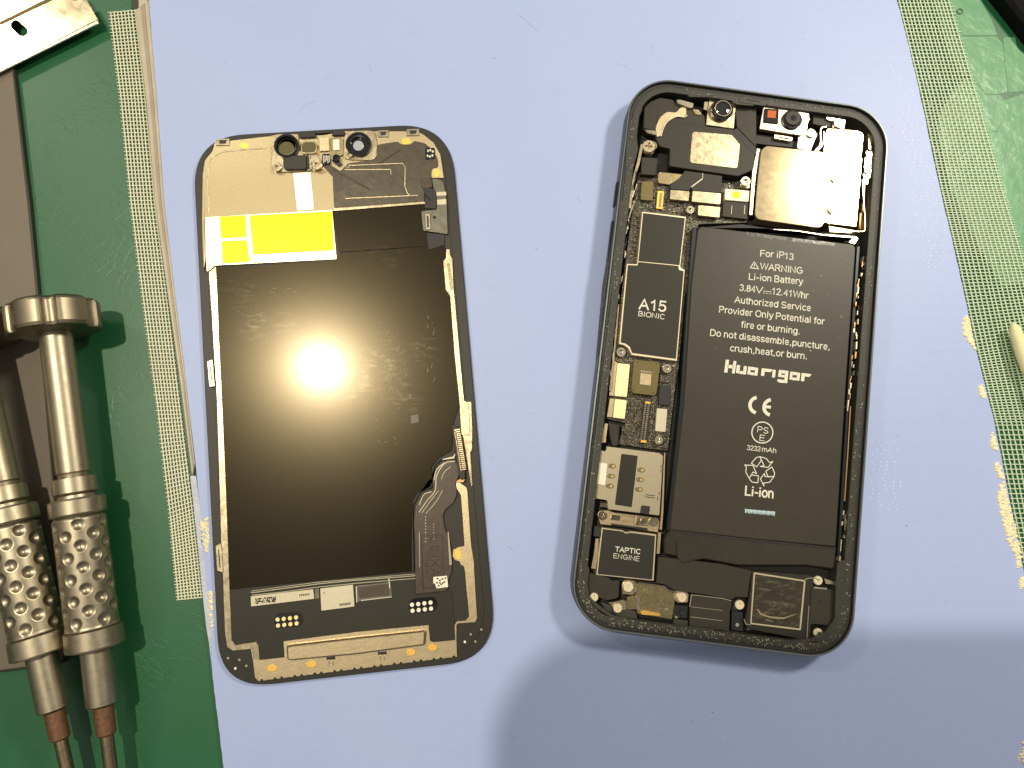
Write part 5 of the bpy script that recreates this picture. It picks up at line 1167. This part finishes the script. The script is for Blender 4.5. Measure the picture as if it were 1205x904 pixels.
# maker's lettering, drawn as blocks.  frame: x right, y down in cap heights
K5 = crop(840, 410, 9.27)
O5 = Vector(K5((112, 262))[0]); X5 = (Vector(K5((1030, 372))[0]) - O5) / 918.0; Y5 = Vector((-X5.y, X5.x))    # per crop px
def blk(*pts):
    q = [tuple(O5 + X5 * x + Y5 * -y * 1.0) for x, y in pts]; return pp(q, BZ - .03, BZ + .01, 0, .5)
G = []
def box(x0, y0, x1, y1, sk=0): G.append(blk((x0 + y0 * sk, y0), (x1 + y0 * sk, y0), (x1 + y1 * sk, y1), (x0 + y1 * sk, y1)))
sk = .02
box(0, 0, 36, 140, sk); box(84, 0, 116, 136, sk); box(30, 52, 90, 88, sk)                       # H
box(128, 8, 164, 96); box(204, 4, 238, 94); box(160, 4, 206, 36)                               # u
box(252, 8, 282, 94); box(330, 6, 362, 92); box(280, 6, 332, 36); box(280, 60, 332, 94)         # a
box(400, 12, 436, 94); G.append(blk((434, 60), (500, 62), (520, 94), (434, 94)))                # r
box(520, 8, 554, 92)                                                                           # i
box(586, 22, 618, 98); box(658, -36, 692, 98); box(616, 64, 660, 98); box(616, 22, 660, 48)
G.append(blk((580, -20), (600, -38), (660, -38), (660, -4), (586, -4)))                       # g
box(712, 8, 740, 94); box(788, 6, 820, 92); box(738, 6, 790, 34); box(738, 62, 790, 94)         # o
box(836, 6, 872, 94); G.append(blk((870, 60), (922, 60), (944, 92), (870, 94)))                 # r
joined('maker_lettering', G, M['print'], bat)
# CE mark
def arc(cx, cy, r, a0, a1, w, n=16):
    P = [tuple(O5 + X5 * (cx + r * math.cos(math.radians(a0 + (a1 - a0) * i / n))) + Y5 * -(cy + r * math.sin(math.radians(a0 + (a1 - a0) * i / n)))) for i in range(n + 1)]
    return strip(P, w, BZ - .03, BZ + .01)
joined('conformity_mark', [arc(404, -310, 84, 105, 262, 4.0), arc(558, -316, 84, 104, 262, 4.0), strip([tuple(O5 + X5 * 480 + Y5 * 316), tuple(O5 + X5 * 548 + Y5 * 316)], 3.4, BZ - .03, BZ + .014)], M['print'], bat)
K4 = crop(860, 490, 6.954)
def circ(K, cx, cy, r, w, n=32):
    P = [K((cx + r * math.cos(2 * math.pi * i / n), cy + r * math.sin(2 * math.pi * i / n)))[0] for i in range(n + 1)]; return strip(P, w, BZ - .03, BZ + .01)
joined('safety_circle', [circ(K4, 258, 133, 86, 1.3)], M['print'], bat)
bt('PS', K4, (218, 128), (302, 142), 6.6, 1.2); bt('E', K4, (236, 196), (274, 202), 6.4, 1.2)
bt('3232', K4, (133, 273), (240, 285), 5.2, 1.5); bt('mAh', K4, (256, 286), (368, 300), 5.2, 1.5)
bt('Li-ion', K4, (120, 642), (342, 668), 10.0, 1.9)
# recycling sign: three outlined folded arrows
rec = []
for pts in (((168, 384), (208, 338), (238, 330), (250, 360), (212, 414)), ((238, 330), (290, 345), (318, 380), (345, 368), (305, 418), (240, 410), (272, 404)),
            ((112, 398), (180, 402), (212, 470), (182, 455), (150, 508), (122, 455), (128, 412)), ((150, 508), (172, 538), (222, 544), (226, 486), (168, 480)),
            ((286, 450), (336, 414), (358, 462), (354, 492), (306, 496)), ((354, 492), (318, 540), (266, 546), (272, 572), (242, 512), (276, 466), (280, 494))):
    rec += line(K4(*pts), 1.0, True)
joined('recycling_sign', rec, M['print'], bat)
joined('smudged_code', [pp(K4((116 + k * 12.4, 758 + k * 1.1 + (k % 3) * 3), (127 + k * 12.4, 758 + k * 1.1), (125 + k * 12.4 - (k % 2) * 3, 790 + k * 1.2 + (k % 4) * 2), (118 + k * 12.4 + (k % 3), 790 + k * 1.1)), BZ - .03, BZ + .01) for k in range(20)], M['print_soft'], bat)
random.seed(9); dl = []
for x, y in [B1(q)[0] for q in ((112, 155), (520, 97), (690, 262), (652, 344), (722, 378), (728, 368), (790, 456), (806, 490), (796, 604), (634, 680), (580, 92), (630, 160), (722, 160), (84, 385), (640, 225))]:
    dl.append(crumb(*W(x, y, 5.4)[:2], 5.39, random.choice((.08, .12, .2))))
for i in range(40):
    x = random.uniform(800, 985); y = random.uniform(300, 640); dl.append(crumb(*W(x, y, 5.4)[:2], 5.39, .04))
joined('dust_flecks', dl, M['residue'], bat, stuff=True)
# foil fold at the top of the battery and right side parts
joined('foil_fold', [strip(B1((430, 0), (560, 8), (700, 30), (880, 44)), [1, 1.2, 1.6, 2.2], 4.8, 5.5, .05)], M['steel'], ph)
part('foil_tab', B1((848, 74), (885, 36), (905, 50), (885, 84)), 4.8, 5.7, 'steel', r=.6)
part('dark_gap_tape', B1((0, -10), (250, -30), (430, 0), (880, 30), (900, 60), (560, 4), (300, -6), (10, 0)), 3, 4.9, 'black', r=1)
random.seed(12); rb = []; rbb = []
rt = [(1016, 300), (1011, 330), (1008, 370), (1006, 410), (1002, 450), (999, 480)]
for i in range(len(rt) - 1):
    a = Vector(rt[i]); b = Vector(rt[i + 1]); t = (b - a).normalized()
    for k in range(7):
        p = a.lerp(b, (k + random.random()) / 7) + Vector((random.uniform(-2.6, 2.2), 0)); l = random.uniform(3, 9); w = random.uniform(.7, 2.0)
        (rb if random.random() < .62 else rbb).append(strip([tuple(p), tuple(p + t * l)], [w, w * random.uniform(.5, 1)], 3.5, random.uniform(4.6, 5.8)))
rt2 = [(994, 600), (990, 625), (988, 655)]
for i in range(2):
    a = Vector(rt2[i]); b = Vector(rt2[i + 1]); t = (b - a).normalized()
    for k in range(5):
        p = a.lerp(b, (k + random.random()) / 5) + Vector((random.uniform(-1.6, 3), 0)); rb.append(strip([tuple(p), tuple(p + t * random.uniform(4, 9))], random.uniform(.6, 1.5), 3.5, random.uniform(4.6, 5.6)))
joined('antenna_flex', rb, M['edge'], ph, stuff=True); joined('antenna_flex', rbb, M['copper'], ph, stuff=True)
joined('side_wire', [strip([(1001, 478), (998, 530), (994, 590)], [1.2, 1.4, 1.6], 4, 5.4, .05)], M['copper'], ph)
part('side_component', crop(970, 600, 11.3)((270, 122), (314, 126), (306, 284), (268, 280)), 3, 5.4, 'nickel', r=.5)
part('side_component', crop(970, 600, 11.3)((255, 330), (298, 330), (294, 380), (250, 378)), 3, 5.3, 'steel', r=.5)

# earpiece speaker module, top left
part('earpiece_module', P1((160, 235), (200, 195), (262, 168), (350, 182), (375, 215), (440, 235), (560, 285), (568, 358), (760, 380), (898, 522), (892, 640), (860, 660), (785, 692), (560, 660), (325, 625), (330, 510), (262, 495), (228, 425), (150, 375)), 1.6, 4.9, 'plastic', r=2, bev=.15)
part('module_seam', P1((350, 328), (560, 356), (560, 362), (350, 334)), 4.85, 4.93, 'black', bev=0)
part('plastic_block', P1((160, 240), (235, 240), (250, 252), (236, 392), (155, 372)), 4.8, 5.25, 'plastic', r=1.5)
part('copper_strap', P1((372, 268), (400, 232), (440, 232), (440, 285), (425, 295), (370, 292), (310, 325), (280, 375), (268, 430), (232, 428), (235, 360), (262, 300), (310, 262)), 4.8, 5.3, 'nickel_dull', r=3, bev=.08)
joined('strap_edge', [strip(bez(P1((445, 285), (425, 297), (372, 294), (312, 330), (284, 380), (272, 425)), 6), .9, 4.9, 5.45, .03)], M['white'], ph)
part('spring_finger', P1((370, 182), (400, 180), (490, 205), (485, 238), (455, 238), (380, 208)), 4.8, 5.8, 'steel', r=1.2, bev=.15)
part('spring_finger', P1((155, 378), (240, 388), (245, 422), (180, 405)), 4.8, 5.8, 'steel', r=1.2, bev=.15)
part('knurled_pad', P1((478, 245), (525, 250), (545, 285), (498, 282)), 4.8, 5.2, 'nickel', r=2)
joined('pad_ridges', [strip(P1((492 + k * 9, 252 + k * 2), (500 + k * 9, 278 + k)), .5, 5.15, 5.32) for k in range(5)], M['nickel_dark'], ph)
part('speaker_badge', P1((490, 395), (740, 416), (796, 482), (780, 630), (765, 638), (475, 604), (462, 590), (478, 405)), 4.85, 5.02, 'nickel', r=1.6, bev=.05)
part('module_groove', P1((775, 372), (905, 505), (905, 560), (745, 395)), 4.88, 4.95, 'black', r=1, bev=0)
screw(*P1((190, 492))[0], 8.4, 5.4, ph, 'nickel')
part('screw_clamp', P1((140, 470), (170, 448), (235, 462), (250, 490), (215, 545), (165, 545), (145, 520)), 3, 4.8, 'nickel', r=3)
part('plastic_block', P1((142, 565), (245, 572), (238, 685), (138, 680)), 2, 4.9, 'plastic', r=.8)
part('top_plastic', P1((760, 190), (905, 225), (905, 500), (775, 365)), 1.6, 4.7, 'plastic', r=1, bev=.1)
cr_ = part('flood_lens_plate', P1((592, 168), (772, 190), (756, 376), (568, 350)), 3, 5.3, 'nickel', r=1, bev=.1)
part('plate_tab', P1((558, 195), (585, 195), (578, 255), (552, 248)), 3, 5.3, 'nickel', r=1)
x, y = P1((678, 247))[0]
disc('lens_barrel', x, y, 13.0, 5.2, 6.4, M['gloss'], ph, [(1, 0), (1, .9), (.93, 1), (.8, 1), (.76, .95), (0, .95)], 40)
disc('lens_trim', x + 1.2, y - 1.2, 9.8, 6.3, 6.75, M['nickel'], ph, [(1, 0), (1, .9), (.97, 1), (.93, 1), (.9, .6), (0, .6)], 40)
disc('lens_glass', x + 1.2, y - 1.4, 9.0, 6.5, 7.0, M['lens'], ph, [(1, 0), (1, .4), (.8, .75), (.55, .95), (.25, 1), (0, 1)], 40)
# front camera plate, top right
fcp = part('camera_plate', P2((135, 192), (392, 206), (390, 250), (398, 262), (385, 285), (375, 358), (112, 318)), 3, 5.6, 'steel', r=1, bev=.1)
sq = part('sensor_frame', P2((143, 202), (222, 208), (218, 288), (136, 278)), 5.5, 6.0, 'gloss', r=.8)
part('sensor_filter', P2((160, 212), (208, 216), (204, 258), (156, 254)), 5.95, 6.1, 'red', sq, r=.8, bev=.05)
x, y = P2((298, 264))[0]
disc('camera_barrel', x, y, 11.6, 5.5, 6.3, M['gloss'], ph, [(1, 0), (1, .85), (.94, 1), (.78, 1), (.75, .8), (0, .8)], 40)
disc('camera_lens', x + .8, y - 1.6, 9.0, 6.1, 6.8, M['plastic'], ph, [(1, 0), (1, .8), (.9, 1), (.45, 1), (.4, .8), (0, .8)], 40)
disc('camera_glass', x + .8, y - 1.6, 3.6, 6.5, 6.78, M['lens'], ph, [(1, 0), (.8, .7), (.4, .95), (0, 1)], 24)
part('screw_ear', P2((345, 360), (410, 330), (438, 345), (425, 375), (400, 440), (325, 425), (330, 365)), 3, 5.2, 'steel', r=1.2)
screw(*P2((404, 340))[0], 5.4, 5.9, ph, 'steel')
part('flat_cable', P2((415, 240), (520, 258), (515, 312), (412, 290)), 3, 4.6, 'plastic', r=1)
part('spring_contact', P2((488, 240), (520, 236), (545, 262), (520, 275), (486, 262)), 4, 5.3, 'steel', r=1.2)
part('screw_ear', P2((525, 268), (560, 250), (595, 268), (588, 318), (520, 312)), 3, 5.2, 'steel', r=1.5)
screw(*P2((557, 284))[0], 6.0, 5.8, ph, 'steel')
cn2 = part('small_connector', P2((196, 345), (290, 360), (302, 370), (292, 388), (196, 372)), 3, 4.6, 'nickel', r=.8)
part('connector_slot', P2((225, 362), (278, 368), (276, 376), (224, 370)), 4.55, 4.65, 'black', cn2, bev=0)
joined('curved_spring', [strip(bez(P2((490, 305), (465, 310), (455, 330), (455, 400), (425, 440)), 6), 1.3, 4.6, 5.6, .04), strip(bez(P2((475, 330), (468, 400), (440, 440)), 5), .9, 4.5, 5.4, .03)], M['steel'], ph)
part('inner_dark_wall', P2((95, 345), (200, 360), (325, 390), (322, 425), (92, 400)), 1.6, 3.6, 'black', r=1)
part('camera_shield', P2((120, 436), (150, 410), (468, 446), (690, 474), (658, 868), (500, 850), (478, 838), (462, 868), (440, 872), (104, 826), (84, 800), (100, 600)), 2, 5.6, 'shield', r=3, bev=.18)
part('upper_shield', P2((492, 312), (672, 328), (697, 350), (686, 470), (470, 446), (480, 345)), 2, 5.5, 'shield', r=2.4, bev=.16)
for q in ((537, 594), (520, 768)):
    disc('screw_recess', *P2(q)[0], 7.6, 5.5, 5.66, M['black'], ph); disc('screw_washer', *P2(q)[0], 6.6, 5.6, 5.75, M['shield'], ph); screw(*P2(q)[0], 5.4, 6.0, ph, 'nickel_dull')
part('shield_edge_strip', P2((72, 560), (100, 425), (118, 430), (92, 600), (74, 800), (55, 800)), 2, 4.9, 'nickel', r=1)
part('lower_flange', P2((500, 860), (648, 885), (650, 904), (505, 896)), 2, 4.9, 'nickel_dull', r=.6)
part('side_bracket', P2((710, 440), (748, 448), (744, 560), (735, 592), (722, 595), (720, 630), (708, 625), (692, 580)), 3, 5.4, 'steel', r=1.6)
screw(*P2((727, 462))[0], 3.6, 5.8, ph, 'steel'); screw(*P2((720, 548))[0], 4.4, 5.9, ph, 'steel')
joined('side_wire', [strip(bez(P2((690, 600), (694, 680), (700, 760), (705, 860), (695, 890), (640, 890)), 6), .9, 4.8, 5.6, .03), strip(P2((700, 600), (690, 780)), [2.6, 1.4], 3.5, 5.0, .05)], M['nickel'], ph)
part('rail_wedge', P2((722, 335), (742, 380), (738, 440), (722, 430)), 3, 5.2, 'nickel_dull', r=1)
part('side_wall_dark', P2((700, 470), (716, 470), (700, 880), (668, 880)), 1.6, 3.6, 'copper', r=.6)

# ================================================================== what is above the bench: the phone taking the picture
hp_c = Vector((18, -28, 203))
hp = thing('handheld_phone', 'dark slab phone held flat above the bench, casting the soft shadow at lower right', 'phone', hp_c)
P = [(hp_c.x + a, hp_c.y + b) for a, b in rr_out(160, 78, 20, 10)]
V, F = prism(P, hp_c.z, hp_c.z + 8, .8); mk('body', V, F, M['case'], hp)
